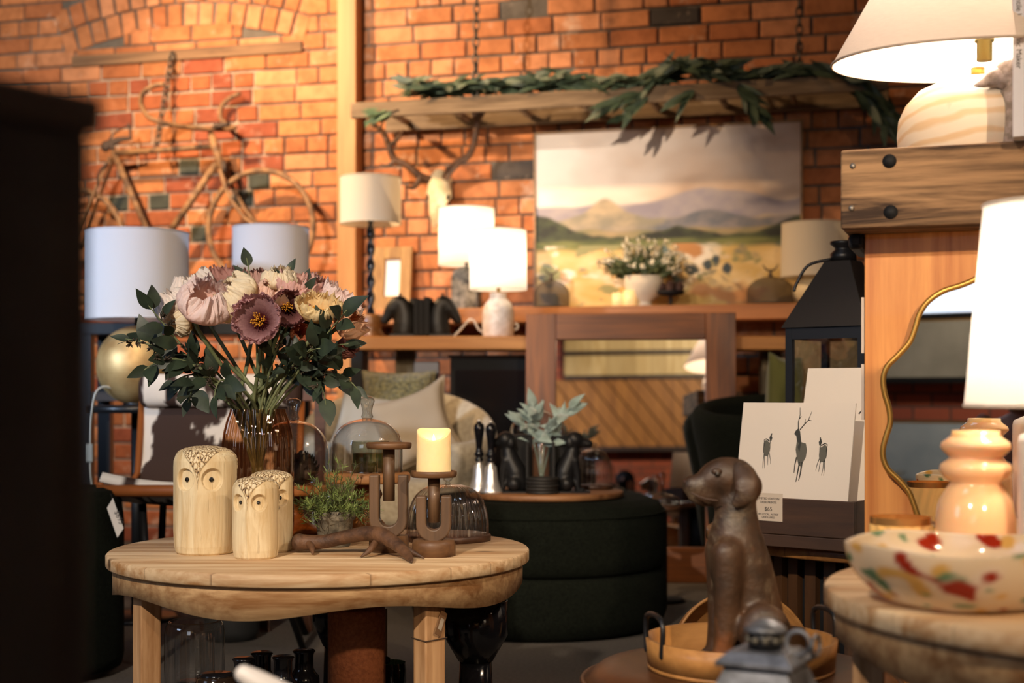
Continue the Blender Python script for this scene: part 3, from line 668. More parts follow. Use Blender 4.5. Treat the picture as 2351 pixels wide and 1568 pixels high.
D = 2.94; cr = S(40, D); ch = S(100, D); cz = PZ(1082, D) - .004
t = thing('pillar_candle', 'ivory flameless pillar candle glowing on the shorter wooden holder', 'candle', (PX(996, D), D, cz))
def cf(u, v):
    a = 2 * PI * u; n = .0006 * noise.noise(Vector((math.cos(a) * 4, math.sin(a) * 4, v * 9)))
    topz = ch * (.93 + .13 * math.sin(a) + .05 * math.cos(a * 2)); r = cr * (1 - .03 * v)
    if v < .72: return Vector(((r + n) * math.cos(a), (r + n) * math.sin(a), topz * (v / .72)))
    k = (v - .72) / .28
    if k < .25: q = k / .25; return Vector((r * (1 - .12 * q) * math.cos(a), r * (1 - .12 * q) * math.sin(a), topz + .0015 * math.sin(PI * q)))
    q = (k - .25) / .75; rr_ = r * .88 * (1 - q) + .001; return Vector((rr_ * math.cos(a), rr_ * math.sin(a), topz * (1 - q) + ch * .68 * q))
waxm = mat('ivory_wax', h('efd9a8'), .5, sss=.6, emit=((1, .55, .16), .22))
MB().grid(cf, 48, 60, wrap=True).build('wax', waxm, t)
MB().lathe([(0, 0), (.0022, .002), (.0034, .006), (.0028, .011), (.0012, .016), (0, .019)], 12).build('flame', emis('flame', (1, .78, .45), 5), t, (0, -.003, ch * .69))
point('candle_glow', (PX(996, D), D - .004, cz + ch * .9), .05, (1, .6, .25), .004)
# ---------------------------------------------------------------- ribbed dome on board
def ribbed(label, px, D, rpx, ztop, zb, rb, knob=True, n=40, board=walnut, grp='ribbed glass domes'):
    r = S(rpx, D); hh = ztop - zb - .014
    t = thing('ribbed_dome', label, 'glass dome', (PX(px, D), D, zb), 0, grp)
    MB().lathe([(0, 0), (rb, 0), (rb, .012), (rb - .002, .014), (0, .014)], 48).build('board', board, t)
    prof = [(r * 1.0, .0145), (r * .995, .03)] + [(r * math.cos(a) ** .62, .03 + (hh - .016) * math.sin(a)) for a in [PI / 2 * i / 16 for i in range(1, 16)]] + [(r * .06, hh + .014)]
    shell(prof, n * 8, None, (n, .02)).build('dome', glass_rib, t)
    if knob:
        MB().lathe([(.004, 0), (.006, .003), (.0035, .006), (.008, .010), (.011, .016), (.009, .02), (0, .019)], 24, flute=(6, .12)).build('knob', glass_thick, t, (0, 0, hh + .0135))
    return t
ribbed('ribbed clear glass dome on a walnut board behind the ivory candle', 1028, 3.25, 93, PZ(1112, 3.25), TZ, S(99, 3.25))
# ---------------------------------------------------------------- antler lying on the table
antm = mat('antler', h('3a2518'), .6, var=h('6d4c33'), vs=28, bmp=(150, .5, .003))
o0 = Vector((PX(800, 2.96), 2.96, TZ))
def ap(px, D, z): return Vector((PX(px, D), D, TZ + z)) - o0
t = tag(bpy.data.objects.new('antler', None), 'dark brown shed antler lying across the pine table before the pot', 'antler'); COL.objects.link(t); t.location = o0
ab = MB(); stube(ab, [ap(688, 2.99, .022), ap(705, 2.99, .022), ap(745, 2.985, .024), ap(790, 2.975, .034), ap(845, 2.95, .045), ap(880, 2.92, .042), ap(915, 2.88, .026), ap(937, 2.84, .011), ap(946, 2.80, .004)], [.019, .016, .0145, .0145, .0155, .0165, .013, .009, .0025], 14); ab.build('beam', antm, t)
for a_ in ([ap(708, 2.985, .022), ap(716, 2.955, .014), ap(718, 2.935, .004)], [ap(868, 2.935, .034), ap(850, 2.905, .016), ap(830, 2.895, .003)], [ap(905, 2.895, .028), ap(940, 2.885, .016), ap(972, 2.875, .003)]):
    tb = MB(); stube(tb, a_, [.0085, .0065, .002], 10); tb.build('tine', antm, t)
# ---------------------------------------------------------------- swing tag on the table leg
lx, ly = TX + (TR - .059) * math.cos(math.radians(-50)), TY + (TR - .059) * math.sin(math.radians(-50))
t = thing('price_tag', 'small brown kraft tag tied round the right table leg with twine', 'tag', (lx, ly, .30), math.radians(-50))
pz = .0
MB().tube([(-.023, -.026, 0), (.023, -.026, -.002), (.023, .026, 0), (-.023, .026, 0), (-.023, -.026, 0)], .0012, 6).build('twine', mat('twine', h('4a3828'), .9), t)
MB().box(-.011, .011, -.0006, .0006, -.024, .024).build('card', mat('kraft', h('7d5a3a'), .8), t, (.027, .008, .03), (0, .5, PI / 2 + .3))
MB().box(-.006, .006, -.0008, -.0003, -.013, .010).build('sticker', mat('sticker', h('b9ab98'), .7), t, (.0268, .0086, .03), (0, .5, PI / 2 + .3))
# ================================================================ under the table
def bottle(label, px, py, D, rpx, neck=1.):
    r = S(rpx, D); zt = PZ(py, D)
    t = thing('bottle', label, 'bottle', (PX(px, D), D, 0), 0, 'black glass bottles under the table')
    MB().lathe([(0, 0), (r * .95, 0), (r, .01), (r, zt - .065), (r * .95, zt - .055), (r * .72, zt - .046), (r * .60, zt - .038), (r * .60, zt - .012), (r * .66, zt - .006), (r * .70, zt - .003), (r * .66, zt), (r * .55, zt - .002), (r * .52, zt - .03), (0, zt - .035)], 40).build('body', black_gloss, t)
    MB().lathe([(r * .64, 0), (r * .735, .003), (r * .64, .006)], 40).build('lip', black_gloss, t, (0, 0, zt - .006))
bottle('black glass bottle under the table, leftmost of the clustered four', 559, 1510, 2.84, 35)
bottle('black glass bottle, second from left in the cluster under the table', 601, 1497, 2.98, 35)
bottle('black glass bottle, third from left in the cluster under the table', 650, 1506, 2.86, 35)
bottle('black glass bottle nearest the terracotta cylinder, tallest of the four', 698, 1492, 3.0, 36)
bottle('lone black glass bottle left of the right table leg', 993, 1522, 2.95, 33)
D = 3.0; t = thing('hurricane_glass', 'tall clear hurricane glass with rounded shoulder under the table', 'glass', (PX(447, D), D, 0)); r = S(68, D); zt = PZ(1424, D)
shell([(0.002, .003), (r * .96, .004), (r, .012), (r, zt - .03), (r * .97, zt - .012), (r * .9, zt - .003), (r * .82, zt), (r * .80, zt - .004)], 48).build('outer_glass', glass_clear, t)
shell([(r * .66, .02), (r * .66, zt - .035)], 40).build('inner_glass', glass_clear, t)
MB().lathe([(0, .006), (r * .6, .006), (r * .6, .17), (0, .17)], 32).build('filling', mat('hurricane_dark', h('14100d'), .3), t)
D = 2.76; t = thing('dark_jar', 'dark brown glass jar with rounded shoulders before the hurricane glass', 'jar', (PX(497, D), D, 0)); r = S(48, D); zt = PZ(1549, D)
MB().lathe([(0, 0), (r, 0), (r, zt - .02), (r * .93, zt - .006), (r * .8, zt), (r * .7, zt - .004), (0, zt - .01)], 40).build('body', mat('jar_dark', (.02, .012, .008), .1), t)
MB().lathe([(r * .72, 0), (r * .84, .003), (r * .72, .006)], 40).build('rim', black_gloss, t, (0, 0, zt - .003))
D = 3.0; r = S(66, D)
o = MB().lathe([(0, 0), (r, 0), (r, .318), (r * .97, .325), (r * .9, .325), (r * .9, .22), (0, .22)], 48).build('cylinder_vase', mat('terracotta', h('a8623a'), .75, var=h('8a4d2b'), vs=120, bmp=(260, .5, .003)), None, (PX(819, D), D, 0)); tag(o, 'tall terracotta cylinder vase standing under the pine table', 'vase')
def goblet(label, px, D, r, zt, zb):
    t = thing('goblet_vase', label, 'vase', (PX(px, D), D, 0), 0, 'dark goblet vases under the table')
    MB().lathe([(0, zb), (r * .55, zb), (r, zb + .055), (r * 1.02, zt), (r * .98, zt), (r * .95, zb + .06), (0, zb + .02)], 56, flute=(28, .006)).build('bowl', black_gloss, t)
    MB().lathe([(0, 0), (r * .68, 0), (r * .66, .012), (r * .56, zb * .5), (r * .50, zb), (0, zb + .001)], 40).build('foot', black_gloss, t)
goblet('dark glass goblet vase half behind the terracotta cylinder', 772, 3.28, S(54, 3.28), .315, PZ(1482, 3.28))
goblet('dark glass goblet vase behind the right table leg', 1092, 3.12, S(73, 3.12), PZ(1378, 3.12), PZ(1516, 3.12))
D = 3.16; t = thing('green_glass', 'green glass tumbler with rod just right of the terracotta cylinder', 'glass', (PX(898, D), D, 0)); r = S(35, D); zt = PZ(1520, D)
shell([(r * .9, .003), (r, .01), (r, zt - .015), (r * .94, zt)], 40).build('bowl', thin_glass('green_glass', (.05, .09, .03)), t)
MB().tube([(-.012, 0, .01), (-.012, 0, PZ(1398, D))], .0035, 8).build('rod', mat('pale_rod', h('9a8660'), .6), t)
MB().lathe([(0, 0), (.006, .004), (.009, .01), (.007, .016), (0, .019)], 16).build('stopper', black_gloss, t, (-.008, -.02, zt - .002))
D = 4.5; o = MB().lathe([(0, 0), (S(58, D), 0), (S(63, D), .03), (S(63, D), .19), (S(60, D), .2), (S(56, D), .2), (S(56, D), .15), (0, .15)], 40).build('plant_pot', mat('black_pot', (.012, .012, .012), .7), None, (PX(532, D), D, 0)); tag(o, 'plain black round pot on the carpet under the chair', 'pot')
# ================================================================ near cabinet (far left, out of focus)
D = .80
cab = mat('dark_cabinet_paint', h('6a645c'), .5, var=h('58524c'), vs=6)
cx_, cy_ = PX(240, .774), .774; zt = PZ(224, .774)
t = thing('dark_cabinet', 'dark painted cabinet end with overhanging top, out of focus at far left', 'cabinet', (cx_, cy_, 0), -.568)
MB().box(-.30, -.005, -.34, -.006, 0, zt - .020).build('body', cab, t, bev=.002)
MB().box(-.32, 0, -.36, 0, zt - .020, zt).build('top', mat('cabinet_top', h('77695c'), .5), t, bev=.003)
MB().box(-.005, -.002, -.33, -.03, .1, zt - .06).build('door', cab, t, bev=.002)
# ================================================================ dark green chair with a price tag
boucle = mat('dark_green_boucle', h('1b1f18'), 1, var=h('10130e'), vs=150, bmp=(300, .9, .006), spec=.1)
D = 3.95; xc = PX(150, D)
t = thing('green_chair', 'dark green fabric chair arm at far left with hanging white price tag', 'chair', (xc, D, 0))
hz = .515; rx = PX(278, D) - xc
MB().lathe([(0, .02), (rx * .96, .02), (rx, .05), (rx * 1.0, hz - .1), (rx * .96, hz - .04), (rx * .86, hz - .008), (rx * .7, hz), (0, hz)], 48, sy=1.3).build('body', boucle, t)
MB().lathe([(0, 0), (.03, 0), (.035, .03), (0, .03)], 16).build('foot', black_matt, t)
tc = thing('price_tag', 'white price tag with dark print hanging from the dark green chair', 'tag', P(266, 1190, 3.84), 0)
M = R_(math.radians(-25), 'Y')
paper = mat('tag_paper', h('c9c4c0'), .6); ink = mat('ink', (.03, .028, .03), .7)
ta = [(-.024, .028), (-.008, .055), (.021, -.027), (.004, -.052)]
MB().prism(ta, -.0006, .0006).build('card', paper, tc)
text('$695', .019, ink, tc, (.003, -.001, .0), (PI / 2, math.radians(68), 0))
text('GREEN CHAIR', .0062, ink, tc, (.0105, -.001, .006), (PI / 2, math.radians(68), 0)) if False else None
MB().tube([(-.010, 0, .052), (-.024, .04, .062), (-.045, .10, .06)], .0006, 4).build('string', ink, tc)
# ================================================================ cowhide chair
def cow_col(s_, z_):
    n = noise.noise(Vector((s_ * 7.5 + 1.7, z_ * 6.0 + 4.2, .3))) + .30 - .75 * math.exp(-(s_ / .05) ** 2) - .5 * math.exp(-((s_ - .24 - .25 * (z_ - .6)) / .05) ** 2 - ((z_ - .62) / .12) ** 2) + .5 * noise.noise(Vector((s_ * 16, z_ * 11, 2.2))) + .25 * noise.noise(Vector((s_ * 60, z_ * 30, 7))) + .12 * noise.noise(Vector((s_ * 180, z_ * 60, 1)))
    k = min(1, max(0, (n + .02) * 14 + .5)); w_ = (.66, .63, .60); b_ = (.028, .010, .006); return tuple(w_[i] * (1 - k) + b_[i] * k for i in range(3))
def cow_head(u, v):
    n = .5 * noise.noise(Vector((u * 9, v * 4, 5))) + .3 * noise.noise(Vector((u * 40, v * 14, 8))) + .15 * noise.noise(Vector((u * 120, v * 25, 3)))
    up = math.sin(2 * PI * v); g = max(math.exp(-((u - .20) / .045) ** 2) * (1 - .2 * up), math.exp(-((u - .42) / .07) ** 2) * (.75 + .5 * up), math.exp(-((u - .60) / .09) ** 2) * (.75 - .6 * up), math.exp(-((u - .97) / .10) ** 2), math.exp(-((u - .01) / .03) ** 2))
    k = min(1, max(0, (g + n - .5) * 8 + .5)); return tuple(a_ * (1 - k) + b_ * k for a_, b_ in zip((.66, .63, .60), (.028, .010, .006)))
hide = mat('cowhide', (1, 1, 1), .8, attr=True, bmp=(250, .4, .002)); tan = mat('tan_leather', h('8a4e22'), .5)
D = 4.12; x0 = PX(262, D); x1 = PX(660, D); wd = x1 - x0
t = thing('cowhide_chair', 'brown and white cowhide lounge chair on thin black legs', 'chair', ((x0 + x1) / 2, D, 0))
hw = wd / 2
# profile in (y, z): seat front -> back of seat -> up the back
def prof(v):
    pts = [(-.16, .515), (-.05, .475), (.10, .455), (.22, .475), (.27, .55), (.29, .64), (.305, .745)]
    q = [Vector((0, a, b)) for a, b in pts]; f = v * (len(q) - 1); i = min(int(f), len(q) - 2); k = f - i
    p0, p1, p2, p3 = q[max(i - 1, 0)], q[i], q[i + 1], q[min(i + 2, len(q) - 1)]
    r = .5 * ((2 * p1) + (p2 - p0) * k + (2 * p0 - 5 * p1 + 4 * p2 - p3) * k * k + (3 * p1 - p0 - 3 * p2 + p3) * k ** 3); return r.y, r.z
def sling(u, v):
    y, z = prof(v); a = u * 2 - 1; return Vector((a * hw * (.97 + .03 * v), y - .03 * (1 - a * a) * 0, z + .03 * a * a * (1 - v) ** 2))
MB().grid(sling, 90, 90, lambda u, v: cow_col(u * wd, prof(v)[1] + prof(v)[0] * .7)).build('seat', hide, t, solid=.028, hascol=True)
# rolled headrest pillow across the top of the back
def roll(u, v):
    a = 2 * PI * v; k = 1 if .03 < u < .97 else .6
    e = abs(math.cos(a)) ** .7 * (1 if math.cos(a) > 0 else -1); g = abs(math.sin(a)) ** .7 * (1 if math.sin(a) > 0 else -1)
    en = min(1, min(u, 1 - u) / .03) ** .5
    return Vector(((u * 2 - 1) * hw * 1.0, .285 + .034 * e * (.5 + .5 * en), .785 + .051 * g * (.6 + .4 * en)))
MB().grid(roll, 90, 28, cow_head).build('headrest', hide, t, hascol=True)
mbr = MB(); mbr.tube([(-hw, -.165, .505), (hw, -.165, .505)], .017, 10); mbr.build('front_rail', tan, t)
for s_ in (-1, 1):
    MB().tube([(s_ * hw * .98, -.16, .52), (s_ * hw * .99, .12, .475), (s_ * hw * .99, .25, .53), (s_ * hw * .985, .30, .75)], .011, 8).build('side_frame', tan, t)
    lx = PX(350, 4.03) - (x0 + x1) / 2 if s_ < 0 else PX(697, 4.3) - (x0 + x1) / 2
    ly = -.09 if s_ < 0 else .18
    MB().tube([(lx, ly, 0), (s_ * hw * .62, -.05, .46)], .011, 10).build('leg', black_metal, t)
    MB().tube([(s_ * hw * .95, .45, 0), (s_ * hw * .55, .12, .45)], .011, 10).build('leg', black_metal, t)
# ================================================================ black steel console with lamps
D = 5.45; zt = PZ(745, D); steel = mat('black_steel', (.012, .013, .015), .35, .4)
xl, xr = PX(205, D), PX(700, D)
t = thing('console_table', 'black steel console table against the brick under the white drum shades', 'table', ((xl + xr) / 2, D, 0)); hw = (xr - xl) / 2
MB().box(-hw - .02, hw, -.16, .16, zt - .045, zt).build('top', steel, t, bev=.003)
for sx in (-1, 1):
    for sy in (-1, 1): MB().box(sx * (hw - .025) - .025, sx * (hw - .025) + .025, sy * .13 - .025, sy * .13 + .025, 0, zt - .045).build('leg', steel, t)
MB().box(-hw, hw, -.15, .15, PZ(920, D), PZ(900, D)).build('shelf', wood('dark_shelf', h('33241a'), h('1f1611'), 0), t)
linen = cloth_shade('white_linen', (.80, .80, .82), .35); linen_w = cloth_shade('cream_linen', (.78, .71, .58), .35); shade_in = linen
def drum(t, r0, r1, z0, z1, m, name='lamp_shade', trim=None):
    shell([(r0, z0), (r1, z1)], 56).build(name, m, t)
    mb = MB(); mb.tube([(r0 * math.cos(a), r0 * math.sin(a), z0) for a in [2 * PI * i / 56 for i in range(57)]], .0025, 5, False); mb.build('lower_rim', m, t)
    mb = MB(); mb.tube([(r1 * math.cos(a), r1 * math.sin(a), z1) for a in [2 * PI * i / 56 for i in range(57)]], .0025, 5, False); mb.build('upper_rim', m, t)
    zz = z1 - .012; mb = MB()
    for k in range(3):
        a = 2 * PI * k / 3; mb.tube([(.012 * math.cos(a), .012 * math.sin(a), zz), (r1 * .99 * math.cos(a), r1 * .99 * math.sin(a), zz)], .0018, 5)
    mb.lathe([(0, zz - .004), (.016, zz - .004), (.016, zz + .004), (0, zz + .004)], 16); mb.build('shade_ring', black_metal, t)
def bulb(t, z, power, col, r=.028):
    MB().sphere((0, 0, z), r, 16).build('bulb', emis('bulb_%d' % int(power * 10), col, power * .9), t)
    MB().lathe([(0, z - r - .05), (.014, z - r - .05), (.016, z - r * .9), (0, z - r * .9)], 16).build('socket', mat('brass', h('9a7a3a'), .35, .9), t)
    point('lamp_light', (0, 0, z), power, col, .03, t)
D = 4.88; gz = PZ(839, D); gr = S(91, D); t = thing('table_lamp', 'table lamp with large white drum shade and round brass globe base', 'lamp', (PX(314, D), D, gz - gr * .97))
brass = mat('aged_brass', h('d8b77c'), .5, .55, var=h('a88452'), vs=9)
bz = -(gz - gr * .97)
MB().lathe([(gr * math.sin(a) if 0 < a < PI else 0, gr - gr * math.cos(a)) for a in [PI * i / 24 for i in range(25)]], 48).build('globe', brass, t, (0, 0, -gr * .03))
zs0 = PZ(733, D) - (gz - gr * .97); zs1 = PZ(535, D) - (gz - gr * .97)
MB().tube([(0, 0, gr * 1.9), (0, 0, zs1 - .01)], .008, 10).build('stem', black_metal, t)
MB().lathe([(.0, 0), (gr * .35, 0), (gr * .3, .012), (0, .012)], 24).build('foot', black_metal, t, (0, 0, -.004))
drum(t, S(117, D), S(117, D), zs0, zs1, linen)
zt1 = gz - gr * .97; t = thing('side_table', 'black round side table hidden behind the cowhide chair, under the brass globe', 'table', (PX(314, D), D, 0))
MB().lathe([(0, zt1 - .03), (.17, zt1 - .03), (.17, zt1 - .005), (0, zt1 - .005)], 40).build('top', steel, t)
MB().tube([(0, 0, .01), (0, 0, zt1 - .03)], .02, 12).build('column', steel, t); MB().lathe([(0, 0), (.14, 0), (.13, .015), (0, .02)], 32).build('base', steel, t)
# white cable with inline switch
t = tag(bpy.data.objects.new('lamp_cable', None), 'pale lamp cable with inline switch hanging at the left brick edge', 'cable'); COL.objects.link(t); o0 = P(205, 1040, 4.75); t.location = o0
mb = MB(); stube(mb, [P(262, 893, 4.80) - o0, P(238, 888, 4.78) - o0, P(218, 905, 4.76) - o0, P(208, 960, 4.75) - o0, P(206, 1020, 4.75) - o0], .0042, 6); mb.build('cable', mat('pale_cable', h('a9aca6'), .5), t)
MB().box(-.013, .013, -.01, .01, -.031, .031).build('switch', mat('switch_grey', h('9aa09c'), .4), t, bev=.004)
mb = MB(); stube(mb, [P(206, 1060, 4.75) - o0, P(207, 1090, 4.75) - o0, P(211, 1125, 4.76) - o0, P(213, 1200, 4.78) - o0], .0042, 6); mb.build('cable', MATS['pale_cable'], t)
D = 5.4; t = thing('table_lamp', 'second white drum shade lamp standing behind the bouquet before the bicycle wheel', 'lamp', (PX(622, D), D, PZ(745, 5.45)))
b0 = PZ(745, 5.45); r = S(87, D)
MB().lathe([(0, 0), (.085, 0), (.085, .012), (.02, .02), (.03, .05), (.055, .09), (.03, .13), (.012, .15), (0, .15)], 32).build('base', brass, t)
MB().tube([(0, 0, .14), (0, 0, PZ(526, D) - b0)], .008, 10).build('stem', black_metal, t)
drum(t, r, r, PZ(655, D) - b0, PZ(524, D) - b0, linen)
# wooden chair back behind the bouquet
brown = wood('brown_chair_wood', h('5a3420'), h('3d2214'), 0, 1, .5)
D = 4.95; t = thing('wooden_chair', 'brown wooden chair back rail showing behind the bouquet right side', 'chair', (PX(690, D), D, 0)); hw = S(58, D)
MB().box(-hw, hw, -.014, .014, PZ(921, D), PZ(893, D)).build('top_rail', brown, t, bev=.003)
for s_ in (-1, 1): MB().box(s_ * (hw - .02) - .018, s_ * (hw - .02) + .018, -.013, .013, 0, PZ(921, D)).build('back_post', brown, t)
for s_ in (-1, 1): MB().box(s_ * (hw - .02) - .016, s_ * (hw - .02) + .016, -.33, -.30, 0, .42).build('leg', brown, t)
MB().box(-hw, hw, -.34, .012, .42, .45).build('seat', brown, t, bev=.004)
# ================================================================ bicycle on the wall
rust = mat('rusty_tube', h('8f6a45'), .7, var=h('4f3826'), vs=25, bmp=(90, .4, .002)); darkrust = mat('dark_rust', h('3a2a20'), .7)
OFF = .17; bx, bz = WALL.pt(385, 440, OFF); t = thing('bicycle', 'old rusty racing bicycle frame with drop handlebars hung on the brick wall', 'bicycle', WALL.w(bx, OFF, bz), -WALL.th)
def bp(px, py, dy=0): s_, z_ = WALL.pt(px, py, OFF); return Vector((s_ - bx, dy, z_ - bz))
fr = MB()
for a, b, r in (((261, 352), (487, 336), .016), ((497, 375), (372, 560), .018), ((260, 348), (352, 560), .0165), ((484, 308), (514, 398), .019)): fr.tube([bp(*a), bp(*b)], r, 10)
for dy in (-.045, .045):
    fr.tube([bp(258, 360, dy * .4), bp(175, 560, dy)], .009, 8); fr.tube([bp(358, 560, dy * .5), bp(175, 560, dy)], .010, 8)
fr.build('frame', rust, t)
for dy in (-.05, .05):
    mb = MB(); stube(mb, [bp(514, 396, dy * .6), bp(535, 450, dy), bp(570, 500, dy), bp(598, 522, dy)], [.013, .012, .010, .008], 8); mb.build('fork_blade', rust, t)
def wheel(px, py, r):
    c = bp(px, py); mb = MB(); n = 64
    mb.tube([c + Vector((r * math.cos(2 * PI * i / n), 0, r * math.sin(2 * PI * i / n))) for i in range(n + 1)], .0155, 10, False)
    w = mb.build('wheel', rust, t)
    sp = MB()
    for k in range(28):
        a = 2 * PI * k / 28; sp.tube([c + Vector((.02 * math.cos(a + .5), .02 * (-1) ** k, .02 * math.sin(a + .5))), c + Vector((r * math.cos(a), 0, r * math.sin(a)))], .0008, 3)
    s_ = sp.build('spokes', darkrust, w)
    h_ = MB().tube([c + Vector((0, -.045, 0)), c + Vector((0, .045, 0))], .016, 10).build('hub', darkrust, w)
wheel(598, 522, S(129, 7.15)); wheel(170, 565, S(129, 7.3))
hb = MB(); hb.tube([bp(484, 312), bp(482, 296), bp(512, 292, -.02)], .013, 8)
stube(hb, [bp(440, 222, -.30), bp(420, 226, -.30), bp(396, 240, -.29), bp(387, 262, -.27), bp(396, 288, -.24), bp(425, 300, -.2), bp(470, 300, -.06), bp(510, 294, .03), bp(525, 288, .07)], .0125, 8)
stube(hb, [bp(525, 288, .07), bp(505, 282, .09), bp(486, 262, .1), bp(488, 236, .1), bp(505, 218, .1), bp(528, 206, .1)], .0125, 8)
hb.build('handlebar', rust, t)
MB().tube([bp(502, 295, -.05), bp(536, 290, -.05)], .012, 8).build('stem_end', darkrust, t)
sd = MB(); sd.tube([bp(262, 350), bp(254, 326)], .012, 8); stube(sd, [bp(243, 336), bp(258, 328), bp(278, 320), bp(300, 318)], [.03, .022, .014, .008], 8, sq=.5); stube(sd, [bp(300, 318), bp(299, 300), bp(296, 286)], .008, 6); stube(sd, [bp(243, 336), bp(262, 306), bp(292, 290)], .005, 6); sd.build('saddle', darkrust, t)
bk = MB(); stube(bk, [bp(252, 378, -.03), bp(236, 400, -.04), bp(232, 430, -.03)], .007, 6); bk.tube([bp(520, 372, -.03), bp(524, 398, -.04)], .014, 6); bk.build('brake', darkrust, t)
MB().lathe([(0, -.01), (.075, -.01), (.075, .01), (0, .01)], 40, R_(PI / 2, 'X')).build('chainring', darkrust, t, bp(362, 562, -.05))
def chain(label, a, b, name='hanging_chain', n=None, r=.004, ln=.035):
    a = Vector(a); b = Vector(b); d = b - a; L = d.length; n = n or int(L / (ln * .75)); q = d.to_track_quat('Z', 'Y').to_matrix().to_4x4(); mb = MB()
    for i in range(n):
        M = Matrix.Translation(a + d * ((i + .5) / n)) @ q @ R_(PI / 2 * (i % 2), 'Z')
        pts = [M @ Vector((ln * .28 * math.cos(k), 0, ln * .5 * math.sin(k) )) - a for k in [2 * PI * j / 10 for j in range(11)]]
        mb.tube(pts, r, 5, False)
    return tag(mb.build(name, mat('chain_steel', h('5d554c'), .45, .7), None, a), label, 'chain')
s1, z1_ = WALL.pt(398, 122, .03); s2, z2_ = WALL.pt(358, 350, OFF)
chain('grey steel chain from the lintel holding up the bicycle top tube', WALL.w(s1, .04, z1_), WALL.w(s2, OFF, z2_ + .012), ln=.05, r=.006)
# ================================================================ ladder, garland, chains
grey_wood = wood('weathered_grey_wood', h('8a745a'), h('55432f'), 0, 1.1, .85)
OA, OB = .42, .06
sa, za = WALL.pt(807, 255, OA); ladz = za; se = WALL.s(2040, OA)
t = thing('wooden_ladder', 'weathered wooden ladder hung level from chains above the painting', 'ladder', WALL.w(sa, OA, ladz), -WALL.th)
Lr = se - sa
for off in (0, OA - OB): MB().box(0 if off == 0 else .04, Lr, off - .014, off + .014, -.036, .036).build('rail', grey_wood, t, bev=.004)
n = 7
for i in range(n):
    x = .16 + i * .31
    if x < Lr - .05: MB().tube([(x, .0, 0), (x, OA - OB, 0)], .015, 10).build('rung', grey_wood, t)
s1, _ = WALL.pt(1090, 150, OA); s2, _ = WALL.pt(1835, 150, OA)
chain('thin chain holding the ladder near its left end', WALL.w(s1 + .03, OA, HT), WALL.w(s1, OA, ladz + .036), r=.0045, ln=.05)
chain('thin chain holding the ladder right end in the dim corner', WALL.w(s2, OA, HT), WALL.w(s2, OA, ladz + .036), r=.0045, ln=.05)
gum = mat('gum_leaf', h('2f3f30'), .55, var=h('46553f'), vs=18)
rnd = random.Random(40); gb = MB(); gs = MB()
gp = [WALL.pt(x, y, OA - .05) for x, y in ((950, 205), (1040, 208), (1150, 200), (1280, 196), (1400, 200), (1500, 190), (1560, 160), (1640, 168), (1720, 180), (1820, 172), (1920, 180), (2000, 225), (2060, 300))]
go = WALL.w(gp[0][0], OA - .05, gp[0][1]); t = tag(bpy.data.objects.new('garland', None), 'dark green gum leaf garland draped along the hanging ladder', 'garland'); COL.objects.link(t); t.location = go; t.rotation_euler = (0, 0, -WALL.th)
path = smooth_path([Vector((s - gp[0][0], 0, z - gp[0][1])) for s, z in gp], 14); gs.tube(path, .006, 6); gs.build('vine', mat('vine', h('3a3022'), .8), t)
def gleaf(p, d, L): gb.leaf(p, d, Vector((rnd.uniform(-.6, .6), -1, rnd.uniform(-.2, 1))), L, L * rnd.uniform(.20, .30), rnd.uniform(-.1, .4), .06, 6)
for i, p in enumerate(path[:-1]):
    dn = .55 if i < 75 else .8
    for k in range(5):
        d = (path[i + 1] - p).normalized() * rnd.choice([1, 1, -1]) + Vector((rnd.uniform(-.4, .4), rnd.uniform(-.9, .9), rnd.uniform(-.35, .5))) * .8
        gleaf(p + Vector((rnd.uniform(-.02, .02), rnd.uniform(-.09, .06), rnd.uniform(-.01, .02))), d, rnd.uniform(.08, .15))
def hang(px, py, px2, py2, n):
    s0, z0 = WALL.pt(px, py, OA + .03); s1, z1 = WALL.pt(px2, py2, OA + .05)
    a = Vector((s0 - gp[0][0], -.06, z0 - gp[0][1])); b = Vector((s1 - gp[0][0], -.09, z1 - gp[0][1]))
    for i in range(n):
        f = rnd.random(); p = a * (1 - f) + b * f; d = (b - a).normalized() + Vector((rnd.uniform(-.5, .5), rnd.uniform(-.5, .2), rnd.uniform(-.3, .3))); gleaf(p, d, rnd.uniform(.09, .15))
hang(1480, 205, 1400, 240, 16); hang(1500, 210, 1435, 265, 10); hang(1690, 190, 1750, 265, 26); hang(1560, 150, 1620, 160, 12); hang(1700, 160, 1650, 150, 8); hang(1960, 200, 2040, 300, 30); hang(1600, 200, 1560, 230, 8)
gb.build('leaves', gum, t)
s0, z0 = WALL.pt(905, 252, OA + .02); t = tag(bpy.data.objects.new('leaf_sprig', None), 'small green leaf sprig at the left end of the hanging ladder', 'foliage'); COL.objects.link(t); t.location = WALL.w(s0, OA + .02, z0); t.rotation_euler = (0, 0, -WALL.th)
gb = MB()
for i in range(14): gleaf(Vector((rnd.uniform(-.07, .0), rnd.uniform(-.02, .02), rnd.uniform(-.03, .01))), Vector((-1, rnd.uniform(-.4, .2), rnd.uniform(-.55, .0))), rnd.uniform(.08, .13))
gb.build('leaves', mat('sage_leaf', h('5a7050'), .5, var=h('46583e'), vs=20), t); MB().tube([(.02, 0, .0), (-.08, 0, -.03)], .003, 5).build('stem', MATS['vine'], t)
